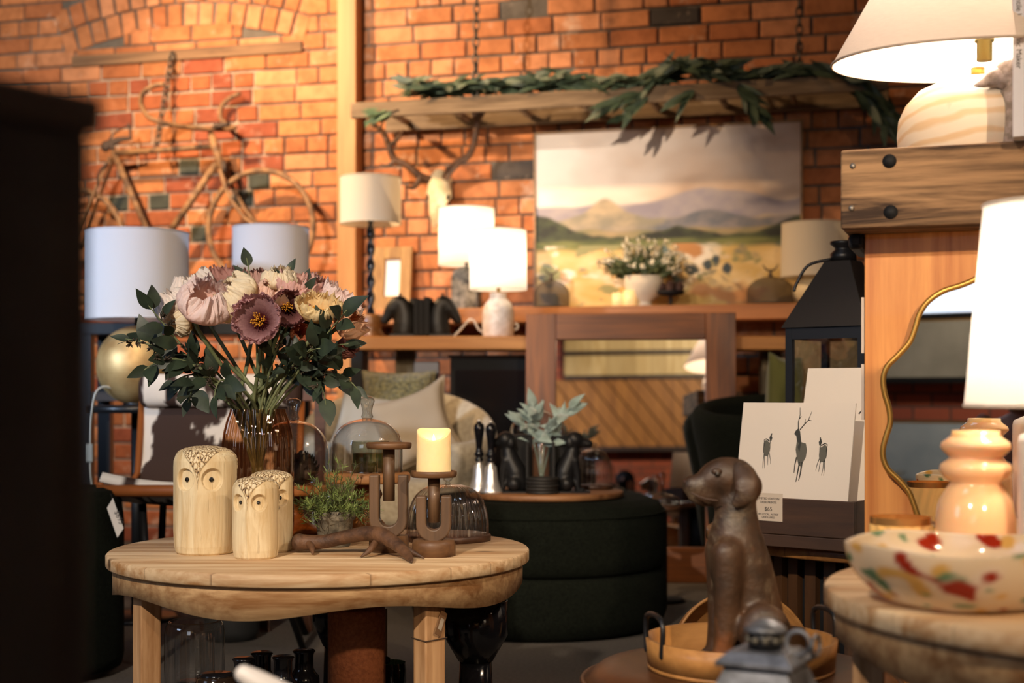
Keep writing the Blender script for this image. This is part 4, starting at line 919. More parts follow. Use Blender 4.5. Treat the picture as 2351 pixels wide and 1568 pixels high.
# ================================================================ antlered skull
bone = mat('bone', h('d8c8a6'), .6, var=h('b9a57e'), vs=25, bmp=(70, .3, .003)); dkant = mat('wall_antler', h('3d281a'), .6, var=h('62432b'), vs=18)
SO = .05; sx, sz = WALL.pt(1005, 430, .12)
t = thing('deer_skull', 'bleached deer skull with branching brown antlers mounted on the brick', 'skull', WALL.w(sx, 0, sz), -WALL.th)
def kp(px, py, off): s_, z_ = WALL.pt(px, py, off); return Vector((s_ - sx, -off, z_ - sz))
mb = MB(); stube(mb, [kp(1008, 402, .06), kp(1008, 418, .10), kp(1008, 445, .14), kp(1003, 470, .15), kp(1000, 495, .16), kp(998, 520, .15)], [.035, .058, .062, .042, .030, .012], 18, sq=.8)
for dx in (-1, 1): mb.sphere(kp(1007 + dx * 22, 448, .13), .022, 12, sx=.7, sz=1.2); mb.sphere(kp(1009 + dx * 17, 412, .1), .026, 12)
mb.build('cranium', bone, t, remesh=.006)
for dx in (-1, 1): MB().sphere(kp(1006 + dx * 20, 452, .155), .017, 12, sy=.8).build('eye_socket', mat('socket', h('1d140e'), .9), t)
def ant(pts, rs): mb = MB(); stube(mb, [kp(*p) for p in pts], rs, 10); mb.build('antler', dkant, t)
ant([(990, 415, .12), (965, 405, .15), (935, 380, .18), (905, 365, .2), (893, 335, .22), (880, 305, .23), (858, 285, .24)], [.022, .020, .017, .017, .016, .013, .012])
ant([(965, 410, .16), (950, 430, .19), (930, 428, .22)], [.016, .012, .003]); ant([(908, 368, .2), (890, 380, .21), (872, 376, .22)], [.014, .009, .003]); ant([(893, 335, .22), (912, 320, .22), (926, 298, .22)], [.014, .010, .003])
ant([(860, 288, .24), (850, 270, .25)], [.012, .003]); ant([(870, 298, .24), (882, 275, .25)], [.010, .003])
ant([(1020, 415, .12), (1030, 395, .15), (1050, 375, .18), (1075, 358, .2), (1088, 330, .22), (1093, 300, .23), (1098, 265, .23)], [.022, .020, .018, .017, .015, .016, .019])
ant([(1096, 280, .23), (1110, 255, .23), (1112, 238, .23)], [.014, .010, .003]); ant([(1096, 280, .23), (1086, 258, .22), (1082, 240, .22)], [.014, .010, .003])
# ================================================================ painting
TLs, TLz = WALL.pt(1231, 309, .05); BRs = WALL.s(1838, .05); ph_ = TLz - LZ - .002; pw_ = BRs - TLs
t = thing('landscape_painting', 'large framed landscape painting of hills and yellow fields leaning on the ledge', 'painting', WALL.w(TLs, .02, LZ), -WALL.th)
def nz(x, y, s, k=0): return noise.noise(Vector((x * s + k, y * s * 1.6 + k * 2, k)))
def fbm(x, y, s, k=0): return nz(x, y, s, k) + .5 * nz(x, y, s * 2.1, k + 5) + .25 * nz(x, y, s * 4.3, k + 9)
def mixc(a, b, f): f = min(1, max(0, f)); return tuple(a[i] * (1 - f) + b[i] * f for i in range(3))
def paint(u, v):   # v up
    a = u * 1.45; r = lambda f, w=.012: (f / w + .5)
    c = mixc(h('d9c9bb'), h('c7ad97'), .5 + .9 * fbm(a, v, 2.2, 1)); c = mixc(c, h('a9907c'), 1.6 * fbm(a, v, 2.6, 7) - .25); c = mixc(c, h('ece2d8'), 1.2 - u * 2.2 + .4 * fbm(a, v, 3, 3))
    far = .585 + .075 * math.exp(-((u - .64) / .14) ** 2) + .03 * math.exp(-((u - .8) / .08) ** 2) + .015 * nz(a, 0, 7, 2)
    if far > 0: c = mixc(c, mixc(h('8d8794'), h('a39a9c'), .5 + fbm(a, v, 6, 4)), r(far - v, .02))
    hill = .50 + .11 * math.exp(-((u - .27) / .10) ** 2) + .02 * nz(a, 0, 9, 3); c = mixc(c, mixc(h('8b8574'), h('b5a387'), .5 + 1.1 * fbm(a, v, 7, 6)), r(hill - v, .02) * (1 if u < .5 else .7))
    mid = .47 + .075 * math.exp(-((u - .66) / .13) ** 2) + .03 * math.exp(-((u - .95) / .1) ** 2) + .015 * nz(a, 0, 10, 8); c = mixc(c, mixc(h('5e6470'), h('857f80'), .5 + fbm(a, v, 8, 8)), r(mid - v, .02) * (.2 + .8 * min(1, max(0, (u - .4) * 5))))
    lo = .44 + .02 * nz(a, 0, 5, 11); c = mixc(c, mixc(h('a58f6b'), h('7f7a58'), .5 + fbm(a, v, 5, 12)), r(lo - v, .02))
    dk = .40 + .14 * math.exp(-((u - .0) / .15) ** 2) + .10 * math.exp(-((u - 1.02) / .13) ** 2) + .05 * math.exp(-((u - .55) / .12) ** 2) + .02 * nz(a, 0, 12, 13)
    c = mixc(c, mixc(h('20241a'), h('4a5234'), .4 + 1.1 * fbm(a, v, 7, 14)), r(dk - v, .016)); 
    gr = .385 + .012 * nz(a, 0, 8, 15); c = mixc(c, mixc(h('7a7c45'), h('4c5530'), .5 + fbm(a, v * 3, 4, 16)), r(gr - v, .02))
    fld = .335 + .02 * nz(a, 0, 6, 17); c = mixc(c, mixc(h('c7a65f'), h('dcc08a'), .5 + fbm(a, v * 2, 4, 18)), r(fld - v, .03))
    if v < .36:
        f = fbm(a, v, 5, 21); c = mixc(c, h('e3d8c4'), (f - .18) * 5 * (1 - u * .9)); c = mixc(c, h('566a68'), (fbm(a, v, 7, 25) - .33) * 7 * (1.1 - u)); c = mixc(c, h('b57f4a'), (fbm(a, v, 4, 29) - .3) * 4); c = mixc(c, h('8c8a5c'), (fbm(a, v, 6, 31) - .28) * 5)
        for (cx, cy, w_) in ((.60, .215, .03), (.66, .24, .022), (.69, .255, .018), (.73, .215, .02), (.55, .23, .012)):
            c = mixc(c, h('38464c'), (1 - ((u - cx) / w_) ** 2 - ((v - cy) / .035) ** 2 + .6 * fbm(a, v, 14, 33)) * 2)
    return c
MB().grid(lambda u, v: Vector((u * pw_, 0, v * ph_)), 200, 140, paint).build('canvas', mat('canvas', (1, 1, 1), .7, attr=True, bmp=(300, .15, .001)), t, (0, -.03, 0), hascol=True)
fm = wood('slim_oak_frame', h('9a7440'), h('6e4f28'), 0, 2, .5); e = .010
for nm, x0, x1, z0, z1 in (('a', -e, 0, 0, ph_ + e), ('b', pw_, pw_ + e, 0, ph_ + e), ('c', 0, pw_, ph_, ph_ + e), ('d', 0, pw_, 0, .008)): MB().box(x0, x1, -.04, 0, z0, z1).build('frame_side', fm, t)
# ================================================================ things on the ledge
def led_at(px, off): return WALL.at(px, off, LZ)
t = thing('picture_frame', 'rustic wooden photo frame with blank white mat leaning on the ledge', 'frame', led_at(896, .10), -WALL.th)
fw = S(46, 6.95); fh = S(152, 6.95); M = Tm(0, 0, .001) @ R_(math.radians(-7), 'X'); rus = wood('rustic_frame', h('b08a55'), h('7d5b33'), 2, 1.2, .7); bw = S(27, 6.95); hb_ = S(37, 6.95)
for nm, b in (('l', (-fw, -fw + bw, 0, fh)), ('r', (fw - bw, fw, 0, fh)), ('b', (-fw + bw, fw - bw, 0, hb_)), ('t', (-fw + bw, fw - bw, fh - S(28, 6.95), fh))): MB().box(b[0], b[1], 0, .03, b[2], b[3], M).build('frame_side', rus, t, bev=.002)
MB().box(-fw + bw, fw - bw, .016, .02, hb_, fh - S(28, 6.95), M).build('mat_board', mat('white_board', h('e9e6e2'), .6), t)
D = 6.78; so = .2; t = thing('table_lamp', 'lit white drum lamp on the ledge with mottled grey stone base, beneath the skull', 'lamp', led_at(1071, so), -WALL.th); r = S(65, 6.72)
stone = mat('mottled_stone', h('9a968a'), .8, var=h('4d4a44'), vs=26, bmp=(60, .5, .004))
bh = S(98, 6.72); bwid = S(33, 6.72)
MB().prism([(-bwid, 0), (bwid, 0), (bwid, bh * .72)] + [(bwid * math.cos(a), bh * .72 + bh * .28 * math.sin(a)) for a in [PI * i / 14 for i in range(1, 14)]] + [(-bwid, bh * .72)], -.035, .035).build('base', stone, t, bev=.008)
MB().tube([(0, 0, bh * .98), (0, 0, bh + .1)], .008, 8).build('stem', black_metal, t)
zs0 = PZ(606, 6.72) - LZ; zs1 = PZ(478, 6.72) - LZ; drum(t, r, r * .98, zs0, zs1, cloth_shade('lit_linen', (.85, .82, .76), .5)); bulb(t, (zs0 + zs1) / 2 - .01, 26, (1, .84, .62))
def mesh_dome(label, px, off, rpx, ztop, D):
    r = S(rpx, D); t = thing('mesh_food_dome', label, 'food cover', led_at(px, off), -WALL.th, 'wire mesh domes before the painting'); hh = PZ(ztop, D) - LZ
    m = MATS.get('wire_mesh')
    if not m:
        m, nt, ns, ln, bs = nodes('wire_mesh'); bs.inputs['Base Color'].default_value = c4(h('4a3c30')); bs.inputs['Roughness'].default_value = .6; out = ns['Material Output']
        tr = ns.new('ShaderNodeBsdfTransparent'); mx = ns.new('ShaderNodeMixShader'); mx.inputs[0].default_value = .55; ln.new(tr.outputs[0], mx.inputs[1]); ln.new(bs.outputs[0], mx.inputs[2]); ln.new(mx.outputs[0], out.inputs[0]); MATS['wire_mesh'] = m
    shell([(r, 0), (r, hh * .45)] + [(r * math.cos(a), hh * .45 + hh * .55 * math.sin(a)) for a in [PI / 2 * i / 10 for i in range(1, 10)]] + [(.003, hh)], 40).build('mesh', m, t)
    dm = mat('dome_wire', h('2a2019'), .5)
    mb = MB(); mb.tube([(r * math.cos(2 * PI * i / 40), r * math.sin(2 * PI * i / 40), .004) for i in range(41)], .004, 6, False); mb.build('rim', dm, t)
    mb = MB()
    mb.lathe([(0, hh - .004), (.012, hh - .002), (.008, hh + .012), (.006, hh + .03), (0, hh + .034)], 12)
    for k in (-1, 1): stube(mb, [(0, 0, hh + .026), (k * .02, 0, hh + .034), (k * .034, 0, hh + .055)], [.005, .004, .0015], 6)
    mb.build('knob', mat('dome_knob', h('4a3a2a'), .5), t)
mesh_dome('wire mesh food dome at the left foot of the painting', 1266, .20, 42, 642, 6.62); mesh_dome('wire mesh food dome at the right foot of the painting', 1769, .18, 54, 636, 6.42)
D = 6.5; t = thing('flower_pot', 'pale footed bowl of small white flowers standing before the painting', 'potted plant', led_at(1478, .20), -WALL.th); r = S(46, D); hh = S(70, D)
MB().lathe([(0, 0), (r * .5, 0), (r * .5, .006), (r * .38, .014), (r * .42, .022), (r * .8, .05), (r, hh * .7), (r * .98, hh), (r * .9, hh), (r * .88, hh - .02), (0, hh - .02)], 40).build('pot', mat('pale_pot', h('cdbfa8'), .7), t)
rnd = random.Random(8); lb = MB(); wb = MB()
for i in range(150):
    a = rnd.uniform(0, 2 * PI); tl = rnd.random() ** .6 * 1.5; L = rnd.uniform(.08, .18); d = Vector((math.sin(tl) * math.cos(a), math.sin(tl) * math.sin(a) * .35, math.cos(tl) + .1)).normalized(); p = Vector((d.x * .05, d.y * .05, hh - .01)); e_ = p + d * L
    lb.tube([p, e_], .0012, 4)
    for k in range(3): lb.leaf(p + d * L * rnd.uniform(.2, .7), d + Vector((rnd.uniform(-1, 1), rnd.uniform(-1, 1), rnd.uniform(-.5, .5))), Vector((0, -1, .3)), .04, .016)
    if rnd.random() < .8:
        for k in range(6):
            x = (d * .5 + Vector((rnd.uniform(-1, 1), rnd.uniform(-1, .3), rnd.uniform(-1, 1)))).normalized(); wb.leaf(e_, x, d, rnd.uniform(.018, .03), .013, .1, .05, 3)
lb.build('leaves', mat('pot_leaf', h('46502c'), .6), t); wb.build('blossoms', mat('white_blossom', h('e4dcc4'), .7, sss=.1), t)
for px, lbl, hh_ in ((1420, 'left of two small glowing candles at the foot of the flower bowl', 30), (1446, 'right of two small glowing candles, close against the flower bowl', 36)):
    t = thing('votive_candle', lbl, 'candle', led_at(px, .26), -WALL.th, 'glowing candles on the ledge'); r = S(15, 6.4); z = S(hh_, 6.4)
    MB().lathe([(0, 0), (r, 0), (r, z), (r * .85, z), (0, z * .8)], 24).build('wax', mat('glow_wax', h('e8c78e'), .5, emit=((1, .6, .22), .55)), t)
    MB().lathe([(0, z * .8), (.003, z * .8 + .004), (.002, z * .8 + .012), (0, z * .8 + .018)], 10).build('flame', MATS['flame'], t)
t = thing('cone_dish', 'dark footed dish holding pine cones beside the flower bowl', 'dish', led_at(1540, .22), -WALL.th); D = 6.42; r = S(34, D)
MB().lathe([(0, 0), (r * .35, 0), (r * .3, .005), (.008, .010), (.007, S(22, D)), (r * .8, S(26, D)), (r, S(34, D)), (r * .95, S(34, D)), (0, S(29, D))], 32).build('dish', black_matt, t)
conem = mat('brown_cone', h('4a2f22'), .8)
for i, (dx, dy) in enumerate(((-.04, 0), (.0, -.015), (.04, .0), (.0, .03))):
    o = MB(); o.sphere((0, 0, 0), .022, 12)
    for k in range(40):
        a = rnd.uniform(0, 2 * PI); zz = rnd.uniform(-1, 1); q = math.sqrt(1 - zz * zz); d = Vector((q * math.cos(a), q * math.sin(a), zz)); o.leaf(d * .018, d + Vector((0, 0, .6)), d, .014, .011, .3, .1, 3)
    p = WALL.at(1540, .22, LZ) + WALL.ex * dx - WALL.n * dy
    tag(o.build('pine_cone', conem, None, p + Vector((0, 0, S(31, D) + .022))), 'small brown pine cone in the dark dish beside the flower bowl', 'pine cone', 'pine cones in the dark dish')
t = thing('table_lamp', 'unlit cream drum lamp at the right end of the ledge behind the lantern', 'lamp', led_at(1871, .19), -WALL.th); D = 6.3; r = S(78, D)
MB().lathe([(0, 0), (.07, 0), (.095, .03), (.10, .06), (.08, .10), (.04, .13), (.02, .14), (0, .14)], 40).build('base', mat('cream_base', h('cbb994'), .5), t)
z0 = PZ(634, D) - LZ; z1 = PZ(512, D) - LZ; MB().tube([(0, 0, .13), (0, 0, z1 - .01)], .009, 8).build('stem', black_metal, t); drum(t, r, r * .97, z0, z1, linen_w)
# ================================================================ console shelf and its things
D0 = 6.0; cz_ = PZ(772, D0); xl, xr = PX(803, D0), PX(1850, D0)
t = thing('console_shelf', 'long honey timber console under the ledge, behind the tall mirror', 'table', ((xl + xr) / 2, D0, 0)); hw = (xr - xl) / 2
MB().box(-hw, hw, 0, .36, cz_ - .056, cz_).build('top', wood('honey_plank', h('c98b45'), h('9c6229'), 0, .8, .5), t, bev=.004)
grw = wood('grey_leg', h('8a7a5e'), h('5f523d'), 2, 1, .8)
xg = PX(932, 6.3) - (xl + xr) / 2
for x in (xg, hw - .1): MB().box(x - .042, x + .042, .24, .32, 0, cz_ - .056).build('leg', grw, t)
MB().box(-hw, -hw + .05, .02, .3, 0, cz_ - .056).build('side_panel', black_matt, t)
# barley twist lamp
D = 6.15; t = thing('table_lamp', 'unlit drum lamp with black barley twist stem beside the timber post', 'lamp', (PX(851, D), D, cz_)); r = S(70, D)
MB().lathe([(0, 0), (.058, 0), (.06, .012), (.045, .03), (.05, .05), (.052, .09), (.045, .1), (0, .1)], 32).build('base', wood('lamp_base_wood', h('8a5a2c'), h('5c3818'), 0, 1, .35, coat=.3), t)
zs0 = PZ(514, D) - cz_; zs1 = PZ(409, D) - cz_; mb = MB(); nn_ = 70; L = zs0 + .03 - .1
vs = []; n = 12
for i in range(nn_ + 1):
    z = .1 + L * i / nn_
    for k in range(n): a = 2 * PI * k / n; rr_ = .0135 + .006 * math.cos(2 * a - i / nn_ * 2 * PI * 6); vs.append((rr_ * math.cos(a), rr_ * math.sin(a), z))
mb.add(vs, [(i * n + k, i * n + (k + 1) % n, (i + 1) * n + (k + 1) % n, (i + 1) * n + k) for i in range(nn_) for k in range(n)]); mb.build('twist_stem', black_gloss, t)
drum(t, r, r, zs0, zs1, linen_w)
# white ceramic lamp
t = thing('table_lamp', 'brightly lit drum lamp with white ceramic jar base on the console', 'lamp', (PX(1144, 6.12), 6.12, cz_)); D = 6.12; r = S(66, D); rb = S(37, D)
MB().lathe([(0, 0), (rb * .92, 0), (rb * .98, .01), (rb, .06), (rb * .98, .11), (rb * .82, .145), (rb * .55, .165), (rb * .5, .175), (rb * .52, .19), (0, .192)], 40).build('base', mat('white_ceramic', h('d9cdbf'), .6, var=h('bfae9c'), vs=30, bmp=(80, .3, .003)), t)
zs0 = PZ(664, D) - cz_; zs1 = PZ(530, D) - cz_; MB().tube([(0, 0, .19), (0, 0, zs0 + .03)], .008, 8).build('stem', MATS['brass'], t)
drum(t, r, r * .97, zs0, zs1, MATS['lit_linen']); bulb(t, (zs0 + zs1) / 2 - .01, 26, (1, .84, .62))
mb = MB(); stube(mb, [(-.19, -.02, .004), (-.16, -.02, .035), (-.125, -.02, .073), (-.105, -.01, .07), (-.085, 0, .035), (-.06, .01, .02)], .005, 6); mb.build('cable', mat('white_cable', h('d8d2c8'), .5), t); mb = MB(); stube(mb, [(.055, .02, .06), (.08, .02, .058), (.083, .02, .04), (.06, .02, .03)], .005, 6); mb.build('cable', mat('white_cable', h('d8d2c8'), .5), t)
# horse head bookends, dark books
hm = mat('dark_bronze', h('171411'), .45, .3)
def horse(label, px, flip):
    D = 6.1; t = thing('horse_bookend', label, 'bookend', (PX(px, D), D, cz_), 0, 'horse head bookends'); f = flip
    MB().box(-.055, .055, -.04, .04, 0, .012).build('base', hm, t)
    mb = MB(); stube(mb, [(-f * .005, 0, .02), (-f * .01, 0, .06), (-f * .008, 0, .10), (f * .006, 0, .138), (f * .026, 0, .142), (f * .048, 0, .118), (f * .066, 0, .09), (f * .078, 0, .07)], [.052, .052, .046, .036, .033, .030, .023, .019], 14, sq=.7)
    mb.sphere((f * .03, 0, .125), .03, 14, sy=.7)
    mb.build('head', hm, t, remesh=.005)
    for dy in (-.015, .015): MB().lathe([(.008, 0), (.008, .012), (0, .032)], 8).build('ear', hm, t, (f * .012, dy, .162))
    mb = MB()
    for i in range(9): a = i / 8; mb.leaf((-f * (.03 + .03 * math.sin(a * 2.5)), 0, .165 - .12 * a), (-f * .8, .1, -.7), (0, 1, 0), .045, .03, .2, .2, 4)
    mb.build('mane', hm, t, solid=.004)
horse('black horse head bookend facing left beside the barley twist lamp', 925, -1); horse('black horse head bookend facing right toward the white ceramic lamp', 1010, 1)
x = PX(951, 6.12)
for i, (w_, hh_) in enumerate(((.022, .165), (.02, .16), (.026, .17))):
    t = thing('book', ('black book leaning between horse bookends, left of the three', 'black book between horse bookends, middle of the three', 'black book between horse bookends, right of the three')[i], 'book', (x + w_ / 2, 6.12, cz_), 0, 'black books on the console'); x += w_ + .001
    MB().box(-w_ / 2, w_ / 2, -.06, .06, 0, hh_).build('cover', black_matt, t, bev=.002); MB().box(-w_ / 2 + .003, w_ / 2 - .003, -.05, .0605, .003, hh_ + .0005).build('pages', mat('pages', h('3a342c'), .9), t)
# under the console: dark stove and small metal box
t = thing('dark_cabinet', 'black glossy low cabinet in shadow under the console', 'cabinet', (PX(1125, 6.22), 6.22, 0)); hh_ = PZ(822, 6.1)
MB().box(-.17, .17, -.09, .09, .0, hh_).build('body', black_matt, t, bev=.004); MB().box(-.18, .18, -.1, .1, hh_, hh_ + .014).build('top', black_gloss, t); MB().box(-.15, .15, -.096, -.09, .1, hh_ - .05).build('door', black_gloss, t)
t = thing('metal_box', 'small grey metal box in the shadow under the console', 'box', (PX(980, 6.25), 6.25, 0)); z_ = PZ(858, 6.25)
MB().box(-.05, .05, -.04, .04, 0, z_).build('stand', black_matt, t); MB().box(-.055, .055, -.045, .045, z_, z_ + .055).build('box', mat('grey_metal', h('6a6a70'), .4, .6), t, bev=.003)
# ================================================================ beige armchair and cushions
beige = mat('beige_linen', h('b3a68e'), .95, var=h('9c8f78'), vs=60, bmp=(350, .4, .003), sheen=.2)
def tub(name, label, x, D, rot, R, th, zseat, zback, zarm, m, m2=None, opening=70, zbot=.1, sy=1.0):
    t = thing(name, label, 'chair', (x, D, 0), rot); n = 60; prof = []
    def sec(f):  # cross-section ring (radial, z) at fraction f round the back
        a = math.radians(opening / 2) + (2 * PI - math.radians(opening)) * f; k = math.sin(PI * f) ** .8
        zt = zarm + (zback - zarm) * (max(0, math.sin(PI * f)) ** 2.2); lean = .10 * (zt - zseat) / .4
        ang = -PI / 2 + a; out = []
        for (r, z) in ((R - th, zbot), (R - th + .0, zseat), (R - th + .01 + lean * .6, zt - .06), (R - th * .8 + lean, zt - .015), (R - th * .45 + lean, zt), (R - th * .15 + lean, zt - .02), (R + lean * .9, zt - .07), (R + .0, zseat), (R - .02, zbot)):
            out.append(Vector((r * math.cos(ang), r * math.sin(ang) * sy, z)))
        return out
    vs = []; fs = []; K = 9
    for i in range(n + 1): vs += sec(i / n)
    for i in range(n):
        for k in range(K): fs.append((i * K + k, i * K + (k + 1) % K, (i + 1) * K + (k + 1) % K, (i + 1) * K + k))
    fs += [tuple(range(K))[::-1], tuple(n * K + k for k in range(K))]
    MB().add(vs, fs).build('back', m, t, sub=1)
    rs = R - th - .004
    MB().lathe([(0, zseat - .16), (rs * .97, zseat - .16), (rs, zseat - .13), (rs, zseat - .03), (rs * .95, zseat - .005), (rs * .8, zseat + .005), (0, zseat + .012)], 48, sy=sy).build('seat', m2 or m, t)
    for k in range(4):
        a = PI / 4 + k * PI / 2; MB().tube([((R - .1) * math.cos(a), (R - .1) * math.sin(a) * sy, 0), ((R - .12) * math.cos(a), (R - .12) * math.sin(a) * sy, zbot + .05)], [.014, .02], 10).build('leg', black_matt, t)
    return t
def cushion(name, label, loc, w, hh, th, m, rot, grp=None, fuzz=0, cat='cushion', pinch=.12):
    def side(sg):
        def fn(u, v):
            a, b = u * 2 - 1, v * 2 - 1; e = (max(0, 1 - a ** 4) * max(0, 1 - b ** 4)) ** .55
            x = w / 2 * a * (1 - pinch * (1 - b * b) * abs(a) ** 3 * .8); z = hh / 2 * b * (1 - pinch * (1 - a * a) * abs(b) ** 3 * .8)
            nn = .012 * noise.noise(Vector((a * 2 + w * 9, b * 2, sg))) + fuzz * noise.noise(Vector((a * 14, b * 14, sg * 3)))
            return Vector((x, sg * (th / 2 * e + nn * e), z))
        return fn
    mb = MB(); mb.grid(side(-1), 30, 30); mb.grid(side(1), 30, 30)
    if cat == 'x': pass
    t = thing(name, label, cat, loc, 0, grp); t.rotation_euler = rot
    MB.build(mb, 'cover', m, t)
    p = MB(); q = [side(1)(u, v) for u, v in [(i / 20, 0) for i in range(20)] + [(1, i / 20) for i in range(20)] + [(1 - i / 20, 1) for i in range(20)] + [(0, 1 - i / 20) for i in range(21)]]
    p.tube(q, .005, 6, False); p.build('piping', m, t); return t
D = 5.40; tub('beige_armchair', 'beige linen tub armchair behind the table, holding three cushions', PX(915, D), D, .06, .335, .085, .45, .80, .60, beige, zbot=.12, sy=.95)
olive = mat('olive_boucle', h('93854f'), .95, var=h('514a2a'), vs=70, bmp=(90, 1., .02), sheen=.3)
cushion('boucle_cushion', 'nubbly olive boucle cushion at the back of the beige armchair', P(915, 925, 5.55), .285, .25, .12, olive, (-.15, 0, -.05), None, .012)
cushion('linen_cushion', 'beige linen cushion with pointed corners in front of the olive one', P(950, 985, 5.36), .345, .325, .12, mat('linen_cushion', h('a08e75'), .95, bmp=(350, .4, .003)), (-.25, math.radians(-18), .05), None, pinch=.3)
cushion('grey_cushion', 'grey linen cushion leaning at the left inside the beige armchair', P(838, 985, 5.40), .26, .30, .11, mat('grey_cushion', h('a39a8a'), .95, bmp=(350, .4, .003)), (-.25, math.radians(14), -.15), None, pinch=.25)
# ================================================================ round ottoman with tray of things
D = 4.81; OX = PX(1238, D); R = .43
t = thing('round_ottoman', 'large dark green round two tier ottoman in the middle', 'ottoman', (OX, D, 0))
MB().lathe([(0, .0), (R * .9, 0), (R * .97, .02), (R, .06), (R, .15), (R * .985, .185), (R * .95, .198), (0, .2)], 64).build('lower_tier', boucle, t)
MB().lathe([(0, .2), (R * .95, .2), (R * .985, .215), (R * 1.0, .25), (R * 1.0, .335), (R * .985, .385), (R * .94, .412), (R * .86, .427), (0, .43)], 64).build('upper_tier', boucle, t)
mb = MB(); mb.tube([(R * .985 * math.cos(2 * PI * i / 64), R * .985 * math.sin(2 * PI * i / 64), .385) for i in range(65)], .004, 6, False); mb.build('seam', boucle, t)
bz = .4305; bx, bd = PX(1250, 4.78), 4.78; bt_ = bz + .019
tag(MB().lathe([(0, 0), (.262, 0), (.265, .003), (.265, .016), (.262, .019), (0, .019)], 64).build('round_board', wood('acacia_board', h('a0724a'), h('6b4326'), 0, .9, .5, boards=.1), None, (bx, bd, bz)), 'round wooden serving board lying on the dark green ottoman', 'board')
silver = mat('polished_silver', (.92, .90, .87), .3, .8)
def bell(label, px, D, rpx, top):
    r = S(rpx, D); zt = PZ(top, D) - bt_; t = thing('hand_bell', label, 'bell', (PX(px, D), D, bt_), 0, 'silver hand bells'); hb = .095
    MB().lathe([(r * .86, .002), (r, 0), (r * .98, .008), (r * .8, .022), (r * .62, .045), (r * .55, .07), (r * .48, .086), (r * .25, hb), (.010, hb + .003), (.011, hb + .01), (0, hb + .01)], 40).build('bell_cup', silver, t)
    h0 = hb + .006; L = zt - h0 - .008
    MB().lathe([(0, h0), (.012, h0), (.015, h0 + L * .06), (.010, h0 + L * .1), (.017, h0 + L * .18), (.012, h0 + L * .25), (.010, h0 + L * .35), (.014, h0 + L * .62), (.0185, h0 + L * .82), (.016, h0 + L * .92), (.007, h0 + L * .98), (.005, h0 + L), (0, h0 + L)], 24).build('handle', black_gloss, t)
    MB().sphere((0, 0, zt - .005), .0055, 10).build('finial', silver, t)
    MB().sphere((0, 0, .014), .01, 10).build('clapper', black_metal, t)
bell('silver hand bell with black handle, left one on the round board', 1100, 4.70, 25, 962); bell('silver hand bell with black handle, right one before the black dog', 1127, 4.64, 27, 965)
blk = mat('black_cast', (.009, .009, .010), .4, spec=.3)
def small_dog(label, px, D, f):
    t = thing('dog_bookend', label, 'bookend', (PX(px, D), D, bt_), 0, 'black dog bookends'); H = PZ(995, D) - bt_; k = H / .2
    MB().box(-.06, .06, -.045, .045, 0, .006).build('base', blk, t)
    mb = MB()
    stube(mb, [(-f * .03 * k, 0, .03 * k), (-f * .022 * k, 0, .07 * k), (-f * .004 * k, 0, .115 * k), (f * .004 * k, 0, .15 * k), (f * .006 * k, 0, .172 * k)], [.038 * k, .038 * k, .03 * k, .022 * k, .024 * k], 14)
    mb.sphere((f * .010 * k, 0, .178 * k), .031 * k, 14, sx=1.05, sz=.95); stube(mb, [(f * .01 * k, 0, .174 * k), (f * .038 * k, 0, .168 * k), (f * .06 * k, 0, .165 * k)], [.024 * k, .018 * k, .014 * k], 10)
    for dy in (-.016, .016): stube(mb, [(f * .012 * k, dy * k, .11 * k), (f * .02 * k, dy * k, .06 * k), (f * .022 * k, dy * k, .008), (f * .038 * k, dy * k, .009)], [.014 * k, .011 * k, .010 * k, .009 * k], 10); mb.sphere((-f * .018 * k, dy * 1.7 * k, .03 * k), .026 * k, 12)
    mb.build('body', blk, t, remesh=.004)
    for dy in (-.022, .022): MB().sphere((-f * .006 * k, dy * k, .168 * k), .014 * k, 10, sy=.4, sz=1.3).build('ear', blk, t)
    MB().box(-f * .06 - .004, -f * .06 + .004, -.045, .045, 0, .17 * k).build('upright', blk, t)
small_dog('black sitting dog bookend at the left, facing the silver bells', 1168, 4.68, -1); small_dog('black sitting dog bookend at the right, facing the mirror', 1312, 4.68, 1)
for px, lbl in ((1200, 'black block of books beside the left dog bookend'), (1283, 'black block of books beside the right dog bookend')):
    tag(MB().box(-.032, .032, -.05, .05, 0, PZ(998, 4.74) - bt_).build('book', black_matt, None, (PX(px, 4.76), 4.76, bt_), bev=.002), lbl, 'book', 'black books on the round board')
for k in range(5):
    tag(MB().lathe([(0, 0), (.05, 0), (.053, .002), (.053, .008), (.05, .0105), (0, .0105)], 36).build('coaster', mat('dark_coaster', (.012, .011, .010), .6), None, (PX(1245, 4.63) + .0015 * (-1) ** k, 4.63, bt_ + k * .0107)), ('bottom', 'second from bottom', 'middle', 'second from top', 'topmost')[k] + ' dark round coaster in the stack before the glass jar', 'coaster', 'stacked dark coasters')
D = 4.76; r = S(21, D); t = thing('bud_vase', 'clear glass bottle vase with silvery lamb ear stems on the round board', 'vase', (PX(1243, 4.74), 4.74, bt_)); hh = PZ(1012, D) - bt_
shell([(.002, .003), (r * .95, .003), (r, .012), (r, hh * .78), (r * .8, hh * .9), (r * .72, hh * .96), (r * .78, hh)], 40).build('glass', glass_thick, t)
lamb = mat('lamb_ear_leaf', h('9db0ac'), .85, var=h('7d928c'), vs=30, sheen=.5); rnd = random.Random(77)
